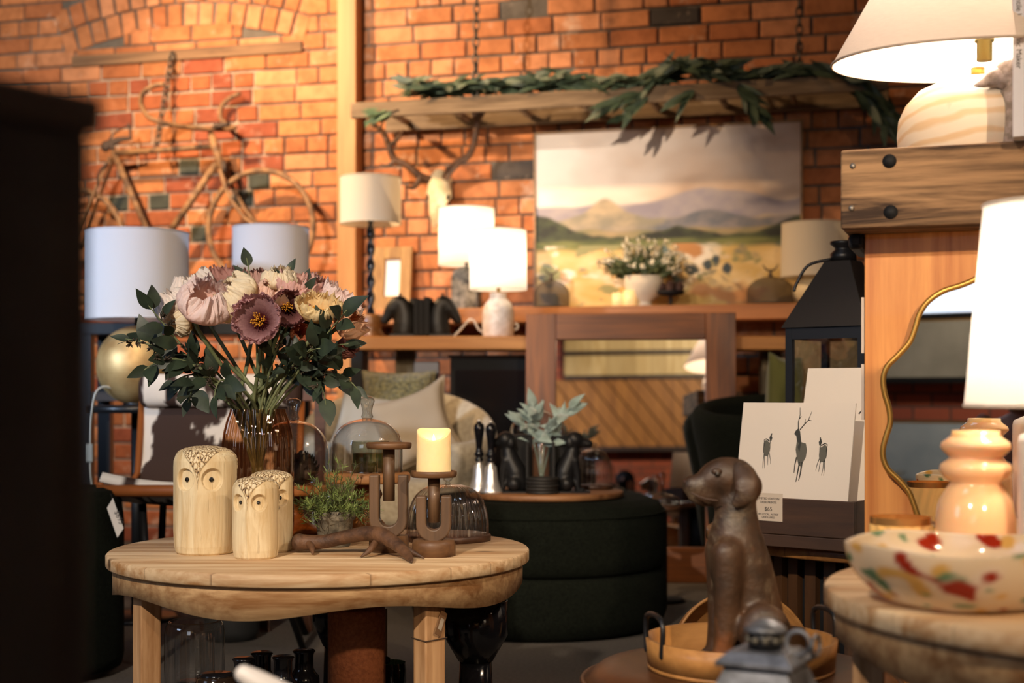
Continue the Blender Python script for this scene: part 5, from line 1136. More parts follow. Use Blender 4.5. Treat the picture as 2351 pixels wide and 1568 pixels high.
def lstem(label, tip, n, s0):
    o = Vector((PX(1243, 4.74), 4.74, bt_ + hh)); t = thing('lamb_ear_stem', label, 'foliage', o, 0, 'lamb ear stems'); e = P(*tip, 4.72 - .03) - o
    pts = bez((0, 0, -hh + .02), (e.x * .25, 0, .04), e, 10); MB().tube(pts, .003, 6).build('stem', lamb, t); lb = MB(); R2 = random.Random(s0)
    for i in range(n):
        k = 5 + int(5 * i / n); p = pts[k]; d = (pts[k] - pts[k - 1]).normalized(); rad = Vector((R2.uniform(-1, 1), R2.uniform(-.7, .3), R2.uniform(-.8, .8))); dd = (d * .6 + rad).normalized() if i < n - 1 else d
        L = R2.uniform(.045, .08); lb.leaf(p, dd, Vector((R2.uniform(-.4, .4), -1, .6)), L, L * R2.uniform(.36, .5), R2.uniform(.1, .5), .08, 6, pw=.65)
    lb.build('leaves', lamb, t, solid=.002)
lstem('silver green lamb ear stem with pale rosette leaning left', (1222, 925), 12, 1); lstem('grey green lamb ear stem leaning right with drooping leaf tips', (1318, 925), 12, 2); lstem('short lamb ear stem bending low over the glass bottle', (1262, 985), 8, 3); lstem('lamb ear stem with a broad pale leaf pointing far left', (1190, 965), 8, 4)
t = thing('glass_jar', 'wide clear glass jar standing behind the black books', 'jar', (PX(1233, 4.92), 4.92, bt_)); r = S(62, 4.92); hh = PZ(940, 4.92) - bt_
shell([(.002, .003), (r * .97, .003), (r, .015), (r, hh * .7)] + [(r * math.cos(a) , hh * .7 + hh * .3 * math.sin(a)) for a in [PI / 2 * i / 8 for i in range(1, 8)]] + [(.004, hh)], 48).build('glass', glass_clear, t)
MB().sphere((0, 0, hh + .008), .011, 12).build('knob', glass_thick, t)
ribbed('small ribbed glass dome on a dark board at the right end of the ottoman', 1363, 4.86, 42, PZ(1030, 4.86), bt_, S(44, 4.86), True, 28)
# ================================================================ tall leaning mirror
MF = Fr(PX(1450, 5.84), 5.84, .08); mz = .0
wl, wr = MF.s(1206), MF.s(1692); H = PZ(718, 5.9)
red = wood('red_timber_v', h('96561f'), h('542b0c'), 2, .9, .5, contrast=(.25, .7)); redh = wood('red_timber_h', h('96561f'), h('542b0c'), 0, .9, .5, contrast=(.25, .7), knots=3.2)
t = thing('floor_mirror', 'large leaning floor mirror in a wide reddish timber frame', 'mirror', MF.w((wl + wr) / 2), -MF.th); t.rotation_euler = (-.065, 0, -MF.th)
hw = (wr - wl) / 2; sw = S(69, 5.88); tr_ = S(61, 5.88); br_ = S(80, 5.88)
for s_ in (-1, 1): MB().box(min(s_ * hw, s_ * (hw - sw)), max(s_ * hw, s_ * (hw - sw)), -.02, .03, 0, H).build('stile', red, t, bev=.003)
MB().box(-hw + sw, hw - sw, -.018, .03, H - tr_, H).build('rail', redh, t, bev=.003); MB().box(-hw + sw, hw - sw, -.018, .03, 0, br_).build('rail', redh, t, bev=.003)
silv = mat('mirror_silver', (.84, .85, .84), .01, 1)
MB().box(-hw + sw - .01, hw - sw + .01, .004, .008, br_ - .01, H - tr_ + .01).build('glass', silv, t)
MB().box(-hw + .01, hw - .01, .0085, .028, .01, H - .01).build('backing', black_matt, t)
# side table with glass dome in front of the mirror
D = 5.3; t = thing('pedestal_table', 'small dark pedestal table behind the ottoman carrying a glass dome', 'table', (PX(1520, D), D, 0)); zp = PZ(1160, D)
MB().lathe([(0, zp - .02), (S(42, D), zp - .02), (S(44, D), zp - .012), (S(44, D), zp), (0, zp)], 40).build('top', walnut, t); MB().tube([(0, 0, .01), (0, 0, zp - .02)], .02, 12).build('column', black_matt, t); MB().lathe([(0, 0), (.09, 0), (.08, .012), (0, .016)], 32).build('base', black_matt, t)
cloche('small clear glass dome on the pedestal table before the mirror brick reflection', 1520, D, 40, 1082, 1160, zp)
# ================================================================ dark green armchair right, cushions
D = 5.42; tub('green_armchair', 'dark green tub armchair behind the deer prints', PX(1850, D), D, 0, .38, .1, .46, .78, .70, boucle, zbot=.1)
cushion('green_cushion', 'moss green cushion standing on end in the dark green armchair', P(1800, 930, 5.36), .15, .38, .10, mat('moss_velvet', h('5c5a24'), .9, sheen=.4), (-.1, .12, .5))
cushion('beige_cushion', 'soft beige fluffy cushion seen through the lantern', P(1912, 872, 5.5), .30, .38, .13, mat('beige_fluff', h('a08a68'), .95, var=h('8b7658'), vs=25, bmp=(120, .8, .01)), (-.15, -.1, -.1), fuzz=.01)
# ================================================================ round drum table with print box and lantern
DTX, DTY, DTR, DTZ = 1.075, 3.62, .576, .43
t = thing('drum_table', 'round brown drum table with slatted sides under the deer prints', 'table', (DTX, DTY, 0))
MB().lathe([(0, DTZ - .03), (DTR - .004, DTZ - .03), (DTR, DTZ - .026), (DTR, DTZ - .004), (DTR - .004, DTZ), (0, DTZ)], 80).build('top', wood('drum_top', h('a8743c'), h('6f4520'), 0, .9, .45, boards=.12, coat=.2), t)
slat = wood('drum_slat', h('5a3a20'), h('38220f'), 2, 1, .5); rs = DTR - .09
MB().lathe([(0, .02), (rs - .016, .02), (rs - .016, DTZ - .03), (0, DTZ - .03)], 64).build('core', black_matt, t)
for i in range(56):
    a = 2 * PI * i / 56
    if math.sin(a) > .5: continue
    MB().box(-.016, .016, -.012, .012, .02, DTZ - .0305, R_(a, 'Z') @ Tm(rs - .012, 0, 0) @ R_(PI / 2, 'Z')).build('slat', slat, t)
MB().lathe([(0, 0), (rs, 0), (rs, .02), (0, .02)], 64).build('plinth', black_matt, t)
# box of prints
BF = Fr(.745, 3.1, .839); bl = BF.s(1640); bwid = -bl; boxw = wood('dark_box_wood', h('4a2f1c'), h('2b1a0f'), 0, 1, .6, knots=5); zb = DTZ; ht = PZ(1153, 3.1) - zb
t = thing('print_box', 'dark timber box holding deer prints on the drum table', 'box', BF.w(bl + bwid / 2, 0, zb), -BF.th); hw = bwid / 2; dp = .20
MB().box(-hw, hw, 0, .012, .028, ht).build('front_panel', boxw, t, bev=.0015); MB().box(-hw - .004, hw + .004, -.004, .016, 0, .027).build('skirting', boxw, t, bev=.0015)
MB().box(-hw, hw, dp, dp + .012, 0, ht).build('back_panel', boxw, t); MB().box(-hw, hw, .012, dp, 0, .01).build('bottom', boxw, t)
for s_ in (-1, 1): MB().box(s_ * hw - (.012 if s_ > 0 else 0), s_ * hw + (0 if s_ > 0 else .012), .012, dp, .01, ht).build('end_panel', boxw, t)
sa = BF.s(1733); sb = BF.s(1797); sm = (sa + sb) / 2 - (bl + bwid / 2); lz = PZ(1136, 3.18) - zb; lh = S(65, 3.18); lw = sb - sa
lab = MB().box(-lw / 2, lw / 2, -.0012, -.0002, -lh, 0).build('price_label', mat('label_paper', h('cbb9a4'), .7), t, (sm, 0, lz))
ti = mat('label_ink', (.06, .05, .045), .7)
for s_, sz_, zz in (('LIMITED EDITION', .0072, -.015), ('DEER PRINTS', .0072, -.0235), ('$65', .013, -.0405), ('BY LOCAL ARTIST', .0064, -.0505), ('UNFRAMED', .0064, -.0575)): text(s_, sz_, ti, lab, (.0, -.0014, zz * lh / .0635), (PI / 2, 0, 0))
pm = mat('print_paper', h('d9cbbb'), .55); pi = mat('print_ink', (.03, .03, .025), .8); pg = mat('print_wash', h('57544a'), .8)
def pprint(label, s0, y0, z0, w_, h_, lean, draw, spread=0):
    t = thing('deer_print', label, 'print', BF.w(s0, 0, 0) - BF.n * y0 + Vector((0, 0, z0)), -BF.th, 'deer prints in the box'); t.rotation_euler = (-lean, 0, -BF.th)
    MB().box(-w_ / 2, w_ / 2, 0, .004, 0, h_).build('sheet', pm, t); 
    for i, (kind, q) in enumerate(draw):
        mb = MB(); m = pi
        if kind == 'blob': mb.prism([((u - .5) * w_, v * h_) for u, v in q], -.0006, -.0002)
        elif kind == 'wash': mb.prism([((u - .5) * w_, v * h_) for u, v in q], -.0005, -.0001); m = pg
        else: mb.tube([((u - .5) * w_, -.0005, v * h_) for u, v in q[1:]], [w_ * q[0] * (1 - .6 * i_ / max(1, len(q) - 2)) for i_ in range(len(q) - 1)], 5, sq=.1)
        mb.build('drawing', m, t)
def stag(ox, oy, k): f = lambda L: [(ox + x * k, oy + y * k) for x, y in L]; return [
    ('wash', f([(-.01, .30), (.03, .28), (.07, .27), (.085, .22), (.08, .16), (.06, .12), (.045, .08), (.02, .10), (.0, .16), (-.015, .22)])),
    ('blob', f([(-.04, .345), (-.02, .33), (-.01, .29), (.01, .27), (.0, .24), (.02, .20), (.03, .28), (.02, .32), (.01, .37), (-.01, .39), (-.03, .37)])),
    ('line', [.007 * k] + f([(.0, .16), (-.01, .10), (-.012, .03)])), ('line', [.008 * k] + f([(.03, .12), (.022, .05), (.012, -.04)])), ('line', [.008 * k] + f([(.05, .12), (.045, .03), (.035, -.03)])),
    ('line', [.005 * k] + f([(-.005, .38), (-.012, .44), (-.002, .50), (-.008, .56)])), ('line', [.004 * k] + f([(-.004, .47), (.012, .49)])), ('line', [.005 * k] + f([(.008, .38), (.04, .42), (.075, .46), (.10, .53)])), ('line', [.004 * k] + f([(.045, .425), (.05, .47)])), ('line', [.004 * k] + f([(.075, .46), (.105, .455)]))]
def doe(ox, oy, k, fl): f = lambda L: [(ox + fl * x * k, oy + y * k) for x, y in L]; return [
    ('line', [.006 * k] + f([(-.02, .34), (-.015, .29), (-.01, .24)])), ('blob', f([(-.03, .30), (-.012, .33), (.0, .30), (-.01, .27), (-.022, .27)])), ('line', [.006 * k] + f([(-.005, .27), (.03, .29), (.05, .28), (.045, .22)])), ('wash', f([(-.012, .25), (.03, .28), (.05, .26), (.05, .17), (.03, .135), (.0, .135), (-.016, .18)])), ('line', [.003 * k] + f([(.05, .25), (.05, .18), (.035, .14), (.0, .13), (-.015, .18), (-.02, .26)])),
    ('line', [.0035 * k] + f([(-.012, .16), (-.03, .10), (-.035, .06)])), ('line', [.0035 * k] + f([(.0, .14), (-.005, .08), (-.008, .05)])), ('line', [.004 * k] + f([(.03, .14), (.028, .07), (.02, .02)])), ('line', [.004 * k] + f([(.038, .15), (.042, .08), (.04, .02)]))]
ps = (BF.s(1672) + BF.s(1932)) / 2; pw = BF.s(1932) - BF.s(1672)
ph_ = .205
pprint('front deer print showing a stag with two smaller deer', ps, .018, zb + .045, pw, .285, .18, stag(.53, .40, 1.0) + doe(.74, .40, .95, 1) + doe(.27, .44, .9, -1))
pprint('deer print with only antlers visible rising behind the front print', ps + .115, .150, zb + .045, .37, .375, .26, [('line', [.004, (.36, .70), (.35, .74)]), ('line', [.005, (.40, .70), (.44, .75), (.47, .80)]), ('line', [.004, (.46, .71), (.52, .74)]), ('line', [.006, (.70, .86), (.695, .80), (.70, .77)]), ('line', [.006, (.76, .75), (.77, .70), (.765, .64), (.74, .56), (.70, .50)]), ('line', [.004, (.77, .68), (.80, .73), (.83, .78)])])
pprint('plastic wrapped deer print leaning just behind the front one', ps + .060, .085, zb + .02, .33, .27, .22, [])
gs = thin_glass('cellophane', (.97, .97, .97), 1.6)
# lantern on the drum table
D = 3.72; lx = PX(1936, D); W = .226; t = thing('metal_lantern', 'tall black metal lantern with pyramid roof behind the deer prints', 'lantern', (lx, D, DTZ), math.radians(-39)); hh = PZ(748, D - .14) - DTZ; top = PZ(600, D) - DTZ
hw = W / 2; mb = MB()
for sx in (-1, 1):
    for sy in (-1, 1): MB().box(sx * (hw - .012) - .009, sx * (hw - .012) + .009, sy * (hw - .012) - .009, sy * (hw - .012) + .009, 0, hh).build('post', black_metal, t)
mb.box(-hw, hw, -hw, hw, 0, .02); mb.build('base', black_metal, t)
fr = MB()
for z in (hh - .03,):
    for s_ in (-1, 1): fr.box(-hw + .004, hw - .004, s_ * (hw - .012) - .008, s_ * (hw - .012) + .008, z, z + .03); fr.box(s_ * (hw - .012) - .008, s_ * (hw - .012) + .008, -hw + .02, hw - .02, z, z + .03)
fr.build('top_frame', black_metal, t)
ro = MB(); a, b = hw + .006, .036
vs = [(-a, -a, hh), (a, -a, hh), (a, a, hh), (-a, a, hh), (-b, -b, top), (b, -b, top), (b, b, top), (-b, b, top)]; ro.add(vs, [(0, 3, 2, 1), (4, 5, 6, 7), (0, 1, 5, 4), (1, 2, 6, 5), (2, 3, 7, 6), (3, 0, 4, 7)], False); ro.build('roof', mat('lantern_roof', (.022, .017, .014), .5, .2), t, bev=.002)
MB().lathe([(0, top), (.034, top), (.034, top + .02), (.022, top + .03), (.022, top + .035), (.034, top + .045), (.034, top + .052), (0, top + .055)], 32).build('cap', black_metal, t)
rg = MB(); stube(rg, [(-.03, -.02, top + .005), (-.075, -.05, top - .01), (-.10, -.065, top - .055), (-.105, -.07, top - .075)], .004, 8); rg.build('handle', black_metal, t)
for s_ in (-1, 1): MB().box(-hw + .022, hw - .022, s_ * (hw - .012) - .001, s_ * (hw - .012) + .001, .02, hh - .03).build('pane', glass_clear, t)
# ================================================================ leather pouf, trays, dog, front lantern
leather = mat('brown_leather', h('4a2c18'), .38, var=h('3a2112'), vs=20, bmp=(180, .15, .002))
D = 2.36; lxp = PX(1700, D); pz_ = .328; t = thing('leather_pouf', 'round brown leather pouf under the dog statue and tray', 'pouf', (lxp, D, 0))
MB().lathe([(0, 0), (.24, 0), (.268, .03), (.275, .12), (.275, .25), (.262, .30), (.235, .322), (.2, pz_), (0, pz_)], 64).build('cushion', leather, t)
mb = MB(); mb.tube([(.262 * math.cos(2 * PI * i / 64), .262 * math.sin(2 * PI * i / 64), .30) for i in range(65)], .005, 6, False); mb.build('welt', leather, t)
trayw = wood('bent_wood_tray', h('b8844a'), h('8c5c2c'), 0, .9, .45, coat=.15)
def tray(label, loc, r, hh, rot, handles=True):
    t = thing('round_tray', label, 'tray', loc, 0, 'round bent wood trays'); t.rotation_euler = rot
    MB().lathe([(0, 0), (r, 0), (r, .006), (0, .007)], 64).build('bottom', trayw, t)
    MB().lathe([(r - .006, .0065), (r, .0065), (r + .004, hh), (r - .002, hh), (r - .007, .0068)], 80).build('rim', trayw, t)
    if handles:
        for s_ in (-1, 1):
            mb = MB(); stube(mb, [(s_ * r * .985, -.035, hh * .6), (s_ * r * .985, -.035, hh + .035), (s_ * r * .985, .035, hh + .035), (s_ * r * .985, .035, hh * .6)], .0045, 8, 5); mb.build('handle', black_metal, t)
tray('round bent wood tray with black handles under the dog statue', (PX(1700, 2.33), 2.33, pz_ + .001), S(213, 2.33), .05, (0, 0, .25))
tray('second round wood tray standing on edge on the floor behind the dog statue', (PX(1685, 3.30), 3.25, .163), .160, .05, (math.radians(80), 0, .1), False)
# dog statue
dogm = None
def dog_mat():
    m, nt, ns, ln, bs = nodes('carved_dog'); bs.inputs['Roughness'].default_value = .5; v = coords(ns, ln)
    c = mixrgb(ns, ln, h('4a3220'), h('241910'), ramp(ns, ln, noi(ns, ln, v, 14, 5, .6), [(.35, 0.), (.65, 1.)]))
    c = mixrgb(ns, ln, c, h('6f604c'), ramp(ns, ln, noi(ns, ln, v, 9, 6, .7, .5), [(.52, 0.), (.66, .8)])); c = mixrgb(ns, ln, c, h('8a4e20'), ramp(ns, ln, noi(ns, ln, coords(ns, ln, (1, 1, .6), (0, 0, 1)), 8, 4), [(.58, 0.), (.68, .7)]))
    ln.new(c, bs.inputs['Base Color']); bump(ns, ln, bs, noi(ns, ln, v, 50, 5), .35, .006); return m
dogm = dog_mat(); DD = 2.30; dz = pz_ + .0085
def dp_(px, py, dy=0): return Vector((PX(px, DD), DD + dy, PZ(py, DD))) - do
do = Vector((PX(1690, DD), DD, dz)); t = thing('dog_statue', 'weathered carved sitting dog statue looking left on the round tray', 'statue', do)
mb = MB()
# trunk: chest -> haunch
stube(mb, [dp_(1690, 1120), dp_(1690, 1185), dp_(1690, 1240), dp_(1700, 1300), dp_(1715, 1360), dp_(1728, 1420), dp_(1730, 1470)], [S(40, DD), S(50, DD), S(64, DD), S(72, DD), S(72, DD), S(72, DD), S(60, DD)], 24, 6, sq=.85)
mb.sphere(dp_(1672, 1250), S(50, DD), 20, sy=.9, sz=1.3)
for dy in (-.038, .038):   # front legs
    stube(mb, [dp_(1660, 1265, dy), dp_(1662, 1340, dy), dp_(1660, 1420, dy * .95), dp_(1654, 1480, dy * .95), dp_(1650, 1503, dy * .95)], [S(36, DD), S(33, DD), S(28, DD), S(25, DD), S(25, DD)], 16)
    stube(mb, [dp_(1662, 1506, dy), dp_(1640, 1510, dy), dp_(1618, 1514, dy)], [S(22, DD), S(20, DD), S(13, DD)], 12, sq=.9)
    mb.sphere(dp_(1742, 1440, dy * 1.5), S(64, DD), 20, sx=.95, sy=.55, sz=1.05)   # haunch
    stube(mb, [dp_(1740, 1500, dy * 1.7), dp_(1710, 1508, dy * 1.7), dp_(1688, 1513, dy * 1.7)], [S(24, DD), S(20, DD), S(14, DD)], 12)
# head: skull and muzzle
stube(mb, [dp_(1714, 1118), dp_(1690, 1100), dp_(1660, 1098), dp_(1638, 1104), dp_(1618, 1116), dp_(1602, 1117), dp_(1592, 1116)], [S(38, DD), S(48, DD), S(49, DD), S(43, DD), S(33, DD), S(31, DD), S(27, DD)], 22, 6, sq=.82)
stube(mb, [dp_(1645, 1132), dp_(1618, 1138), dp_(1600, 1136)], [S(26, DD), S(26, DD), S(22, DD)], 14)
mb.build('body', dogm, t, remesh=.0045)
for dy in (-1, 1):
    eb = MB(); stube(eb, [dp_(1694, 1072, dy * .022), dp_(1704, 1100, dy * .038), dp_(1700, 1130, dy * .042), dp_(1682, 1150, dy * .04)], [S(20, DD), S(28, DD), S(26, DD), S(11, DD)], 14, sq=.4); eb.build('ear', dogm, t)
    MB().sphere(dp_(1642, 1086, dy * .026), S(7, DD), 12).build('eye', mat('dog_eye', (.02, .015, .01), .3), t)
    MB().sphere(dp_(1641, 1081, dy * .024), S(13, DD), 12, sy=.6, sz=.6).build('brow', dogm, t)
MB().sphere(dp_(1577, 1107), S(10, DD), 14, sz=.85).build('nose', mat('dog_nose', h('3a2415'), .5), t)
tb = MB(); stube(tb, [dp_(1770, 1490, .03), dp_(1800, 1506, .02), dp_(1820, 1512, -.02)], [S(16, DD), S(12, DD), S(6, DD)], 10); tb.build('tail', dogm, t)
mo = MB(); stube(mo, [dp_(1584, 1130, -.024), dp_(1610, 1141, -.029), dp_(1640, 1146, -.032)], S(2.5, DD), 6); mo.build('mouth_line', MATS['dog_nose'], t)
# front lantern
D = 1.70; t = thing('metal_lantern', 'small grey black metal lantern top in the near foreground below the dog', 'lantern', (PX(1757, D), D, 0), math.radians(-28)); zr = PZ(1512, D)
gm = mat('lantern_grey', h('7c7f88'), .42, .4, var=h('4b4d52'), vs=30)
w_ = .034; a = .047; ro = MB()
ro.add([(-a, -a, zr - .005), (a, -a, zr - .005), (a, a, zr - .005), (-a, a, zr - .005), (-a, -a, zr), (a, -a, zr), (a, a, zr), (-a, a, zr), (-w_, -w_, zr + .012), (w_, -w_, zr + .012), (w_, w_, zr + .012), (-w_, w_, zr + .012)], [(3, 2, 1, 0), (0, 1, 5, 4), (1, 2, 6, 5), (2, 3, 7, 6), (3, 0, 4, 7), (4, 5, 9, 8), (5, 6, 10, 9), (6, 7, 11, 10), (7, 4, 8, 11), (8, 9, 10, 11)], False); ro.build('roof', gm, t, bev=.001)
a2, b2 = .038, .066; z2_ = zr - .075
MB().add([(-b2, -b2, z2_), (b2, -b2, z2_), (b2, b2, z2_), (-b2, b2, z2_), (-a2, -a2, zr - .006), (a2, -a2, zr - .006), (a2, a2, zr - .006), (-a2, a2, zr - .006)], [(3, 2, 1, 0), (0, 1, 5, 4), (1, 2, 6, 5), (2, 3, 7, 6), (3, 0, 4, 7), (4, 5, 6, 7)], False).build('lower_roof', gm, t, bev=.001)
for sx in (-1, 1):
    for sy in (-1, 1): MB().box(sx * .057 - .006, sx * .057 + .006, sy * .057 - .006, sy * .057 + .006, .02, z2_).build('post', black_metal, t)
MB().box(-.066, .066, -.066, .066, 0, .02).build('base', black_metal, t)
rc = S(39, D); zc = PZ(1444, D); MB().lathe([(0, zr + .011), (rc, zr + .011), (rc, zc), (0, zc)], 32).build('chimney', black_metal, t)
MB().lathe([(0, zc + .013), (rc * .5, zc + .0115), (rc * 1.0, zc + .006), (rc * 1.27, zc + .001), (rc * 1.27, zc - .002), (rc * 1.1, zc - .003), (0, zc - .002)][::-1], 32).build('cap', gm, t)
for i in range(10): aa = 2 * PI * i / 10; MB().sphere((rc * math.cos(aa), rc * math.sin(aa), (zr + zc) / 2 + .006), .0045, 8, col=None).build('vent', mat('vent', (.10, .09, .07), .5), t)
rg = MB(); rg.tube([(.040 + .014 * math.cos(2 * PI * i / 20), .0 + .0, zr + .022 + .014 * math.sin(2 * PI * i / 20)) for i in range(21)], .0028, 8, False); rg.build('ring', gm, t)
rg = MB(); rg.tube([(.058, .012 + .017 * math.cos(2 * PI * i / 20), zr + .018 + .012 * math.sin(2 * PI * i / 20)) for i in range(21)], .0025, 8, False); rg.build('ring', gm, t)
# white blurred handle in the near foreground
D = 1.6; o0 = P(545, 1545, D); t = tag(bpy.data.objects.new('white_handle', None), 'white rounded handle end poking up blurred at the bottom edge', 'handle'); COL.objects.link(t); t.location = (o0.x, o0.y, 0)
zz = Vector((0, 0, o0.z)); q = lambda x, y: P(x, y, D) - o0 + zz
mb = MB(); stube(mb, [q(760, 1690) + Vector((.05, 0, -.33)), q(760, 1690) + Vector((.01, 0, -.06)), q(740, 1668), q(640, 1597), q(560, 1547)], [.018, .021, .021, .017, .010], 14); mb.build('rod', mat('white_rod', h('e6ddd6'), .4), t)
p0 = q(760, 1690) + Vector((.05, 0, -.33)); MB().lathe([(0, 0), (.06, 0), (.06, p0.z), (.05, p0.z + .01), (0, p0.z + .01)], 24).build('foot', black_matt, t, (p0.x, p0.y, 0))
# ================================================================ timber display unit at the right
SF = Fr(.632, 2.55, .345)
amber_pine = wood('amber_pine_panel', h('e8a054'), h('b56526'), 2, .55, .45, knots=4.2, coat=.15, contrast=(.35, .65))
rough = wood('rough_grey_beam', h('a8835e'), h('35251a'), 0, .9, .9, contrast=(.36, .6), bmp=.6, knots=4.5)
t = thing('display_unit', 'amber pine display wall unit with rough grey timber mantel at right', 'display unit', SF.w(0), -SF.th)
bs0 = SF.s(1930, .10); zb0, zb1 = 1.063, 1.199
MB().box(0, 1.1, 0, .03, 0, zb0).build('panel', amber_pine, t, bev=.002)
MB().box(bs0, 1.15, -.10, .22, zb0, zb1).build('mantel_beam', rough, t, bev=.004)
MB().box(bs0 + .004, 0, -.02, .16, zb0 - .028, zb0 - .001).build('corbel', black_matt, t, bev=.008)
MB().box(0, .03, .03, .24, 0, zb0 - .001).build('side_panel', amber_pine, t)
for zz in (.95, .83): MB().box(-.006, -.001, .004, .016, zz - .10, zz).build('edge_strip', mat('edge_strip', h('c3b3a5'), .6), t)
for px, py in ((1958, 381), (1955, 478)):
    s_, z_ = SF.pt(px, py, .1); MB().lathe([(.005, -.0015), (.005, .0015), (0, .002)], 14, R_(PI / 2, 'X')).build('bolt', mat('bolt', h('9a9288'), .4, .8), t, (s_, -.1005, z_))
for px, py in ((2042, 370), (2045, 487)):
    s_, z_ = SF.pt(px, py, .1); MB().lathe([(.0, -.001), (.012, -.001), (.012, .001), (0, .001)], 14, R_(PI / 2, 'X')).build('bolt_hole', black_matt, t, (s_, -.1005, z_))
# wavy mirror
pts = [(2250, 630), (2236, 642), (2205, 655), (2165, 668), (2130, 692), (2110, 722), (2101, 752), (2088, 785), (2062, 815), (2036, 842), (2027, 872), (2031, 905), (2041, 940), (2043, 972), (2033, 1005), (2026, 1040), (2036, 1075), (2064, 1103), (2086, 1130), (2098, 1160), (2112, 1195), (2145, 1218), (2185, 1222), (2230, 1235), (2290, 1250), (2350, 1240), (2400, 1215)]
L = [SF.pt(x, y, .03) for x, y in pts]; cxm = SF.s(2420, .03)
top = [SF.pt(x, y, .03) for x, y in ((2265, 612), (2275, 585), (2300, 560), (2345, 545), (2390, 552))]
half = [(a, b) for a, b in reversed(top)] + L
out = half + [(2 * cxm - a, b) for a, b in reversed(half)]
sm = smooth_path([Vector((a, 0, b)) for a, b in out] + [Vector((out[0][0], 0, out[0][1]))], 4)[:-1]; mc = (cxm, .95)
t = thing('wavy_mirror', 'wavy edged mirror with thin gold rim leaning on the amber pine panel', 'mirror', SF.w(cxm, .02, .30), -SF.th)
ol = [(p.x - cxm, p.z - .30) for p in sm]
MB().prism([(x, z) for x, z in ol], -.004, .004).build('glass', silv, t)
mb = MB(); mb.tube([Vector((x, -.003, z)) for x, z in ol] + [Vector((ol[0][0], -.003, ol[0][1]))], .0055, 8, False); mb.build('rim', mat('gold_rim', h('c79a4e'), .35, .8), t)
for sx in (-1, 1): MB().box(sx * .1 - .012, sx * .1 + .012, -.005, .005, -.30, -.05).build('foot', black_matt, t)
# big cone lamp on the beam
D = 2.57; axp = 2245; t = thing('table_lamp', 'large lit lamp with wide linen cone shade on veined stone jar, top right', 'lamp', (PX(axp, D), D, zb1)); rb = S(180, D)
def sandstone():
    m, nt, ns, ln, bs = nodes('veined_sandstone'); bs.inputs['Roughness'].default_value = .55; v = coords(ns, ln, (1, 1, 2.2), (.3, .2, 0))
    wv = ns.new('ShaderNodeTexWave'); wv.inputs['Scale'].default_value = 5; wv.inputs['Distortion'].default_value = 6; wv.inputs['Detail'].default_value = 3; wv.bands_direction = 'Z'; ln.new(v, wv.inputs['Vector'])
    c = mixrgb(ns, ln, h('e8dcc6'), h('d9b98a'), ramp(ns, ln, wv.outputs['Fac'], [(.55, 0.), (.95, .8)])); c = mixrgb(ns, ln, c, h('b98a4a'), ramp(ns, ln, noi(ns, ln, coords(ns, ln, (1.2, 1.2, .4)), 9, 3, .5, 1), [(.60, 0.), (.70, .7)]))
    ln.new(c, bs.inputs['Base Color']); return m
bt2 = 1.345 - zb1
MB().lathe([(0, 0), (rb * .94, 0), (rb * .98, .01), (rb, .045), (rb * .98, .075), (rb * .9, .10), (rb * .74, .125), (rb * .5, .14), (rb * .3, bt2), (0, bt2)], 56).build('base', sandstone(), t)
MB().tube([(0, 0, bt2 - .002), (0, 0, bt2 + .02)], .012, 12).build('neck', MATS['brass'], t)
ll = cloth_shade('oat_linen', (.74, .62, .52), .09, (.85, .66, .54), 1)
zr_ = 1.377 - zb1; M = Matrix.Translation((0, 0, zr_)) @ R_(math.radians(4.1), 'X') ; Rr = S(328, D)
sh = shell([(Rr, 0), (Rr * .34, .305)], 72).build('lamp_shade', ll, t, (0, 0, zr_), (math.radians(4.1), 0, 0))

mb = MB(); mb.tube([(Rr * math.cos(2 * PI * i / 72), Rr * math.sin(2 * PI * i / 72), 0) for i in range(73)], .0025, 6, False); mb.build('lower_rim', mat('shade_trim', h('b9a694'), .8), sh)
MB().lathe([(0, 0), (.0135, 0), (.0135, .034), (.017, .034), (.017, .038), (.009, .04), (0, .04)], 24).build('socket', mat('olive_brass', h('6a6238'), .4, .6), t, (.012, 0, zr_ + .002))
MB().sphere((.012, 0, zr_ + .085), .03, 16).build('bulb', emis('cone_bulb', (1, .78, .5), 25), t)
MB().lathe([(.018, 0), (.022, .006), (.03, .012), (.033, .018), (0, .018)], 20).build('gallery', MATS['brass'], t, (.012, 0, zr_ + .05))
point('lamp_light', (PX(axp, D) + .01, D - .0, zb1 + zr_ + .13), 30, (1, .86, .70), .03)
# grey stone ornament and tall book on the beam
D = 2.44; o0 = Vector((PX(2345, D), D, zb1)); t = tag(bpy.data.objects.new('stone_ornament', None), 'speckled grey stone bird-like ornament beside the large cone lamp', 'ornament'); COL.objects.link(t); t.location = o0
mb = MB(); q = lambda px, py: P(px, py, D) - o0
stube(mb, [q(2345, 328), q(2345, 270), q(2335, 215), q(2322, 185), q(2290, 178), q(2260, 190), q(2238, 196)], [S(48, D), S(46, D), S(36, D), S(34, D), S(24, D), S(12, D), S(3, D)], 16); mb.sphere(q(2318, 168), S(36, D), 14)
mb.build('body', mat('grey_speckle', h('a39a97'), .8, var=h('6f655c'), vs=55, bmp=(70, .5, .004)), t)
D = 2.33; bx_ = PX(2326, D); bw_ = .032; bh_ = .30; t = thing('book', 'tall white book standing on the mantel beam with lettering down its spine', 'book', (bx_ + bw_ / 2, D, zb1), -.36)
MB().box(-bw_ / 2, bw_ / 2, 0, .0, 0, bh_).build('cover', mat('white_cover', h('cfcbd0'), .5), t) if False else MB().box(-bw_ / 2, bw_ / 2, 0, .11, 0, bh_).build('cover', mat('white_cover', h('cfcbd0'), .5), t, bev=.0015)
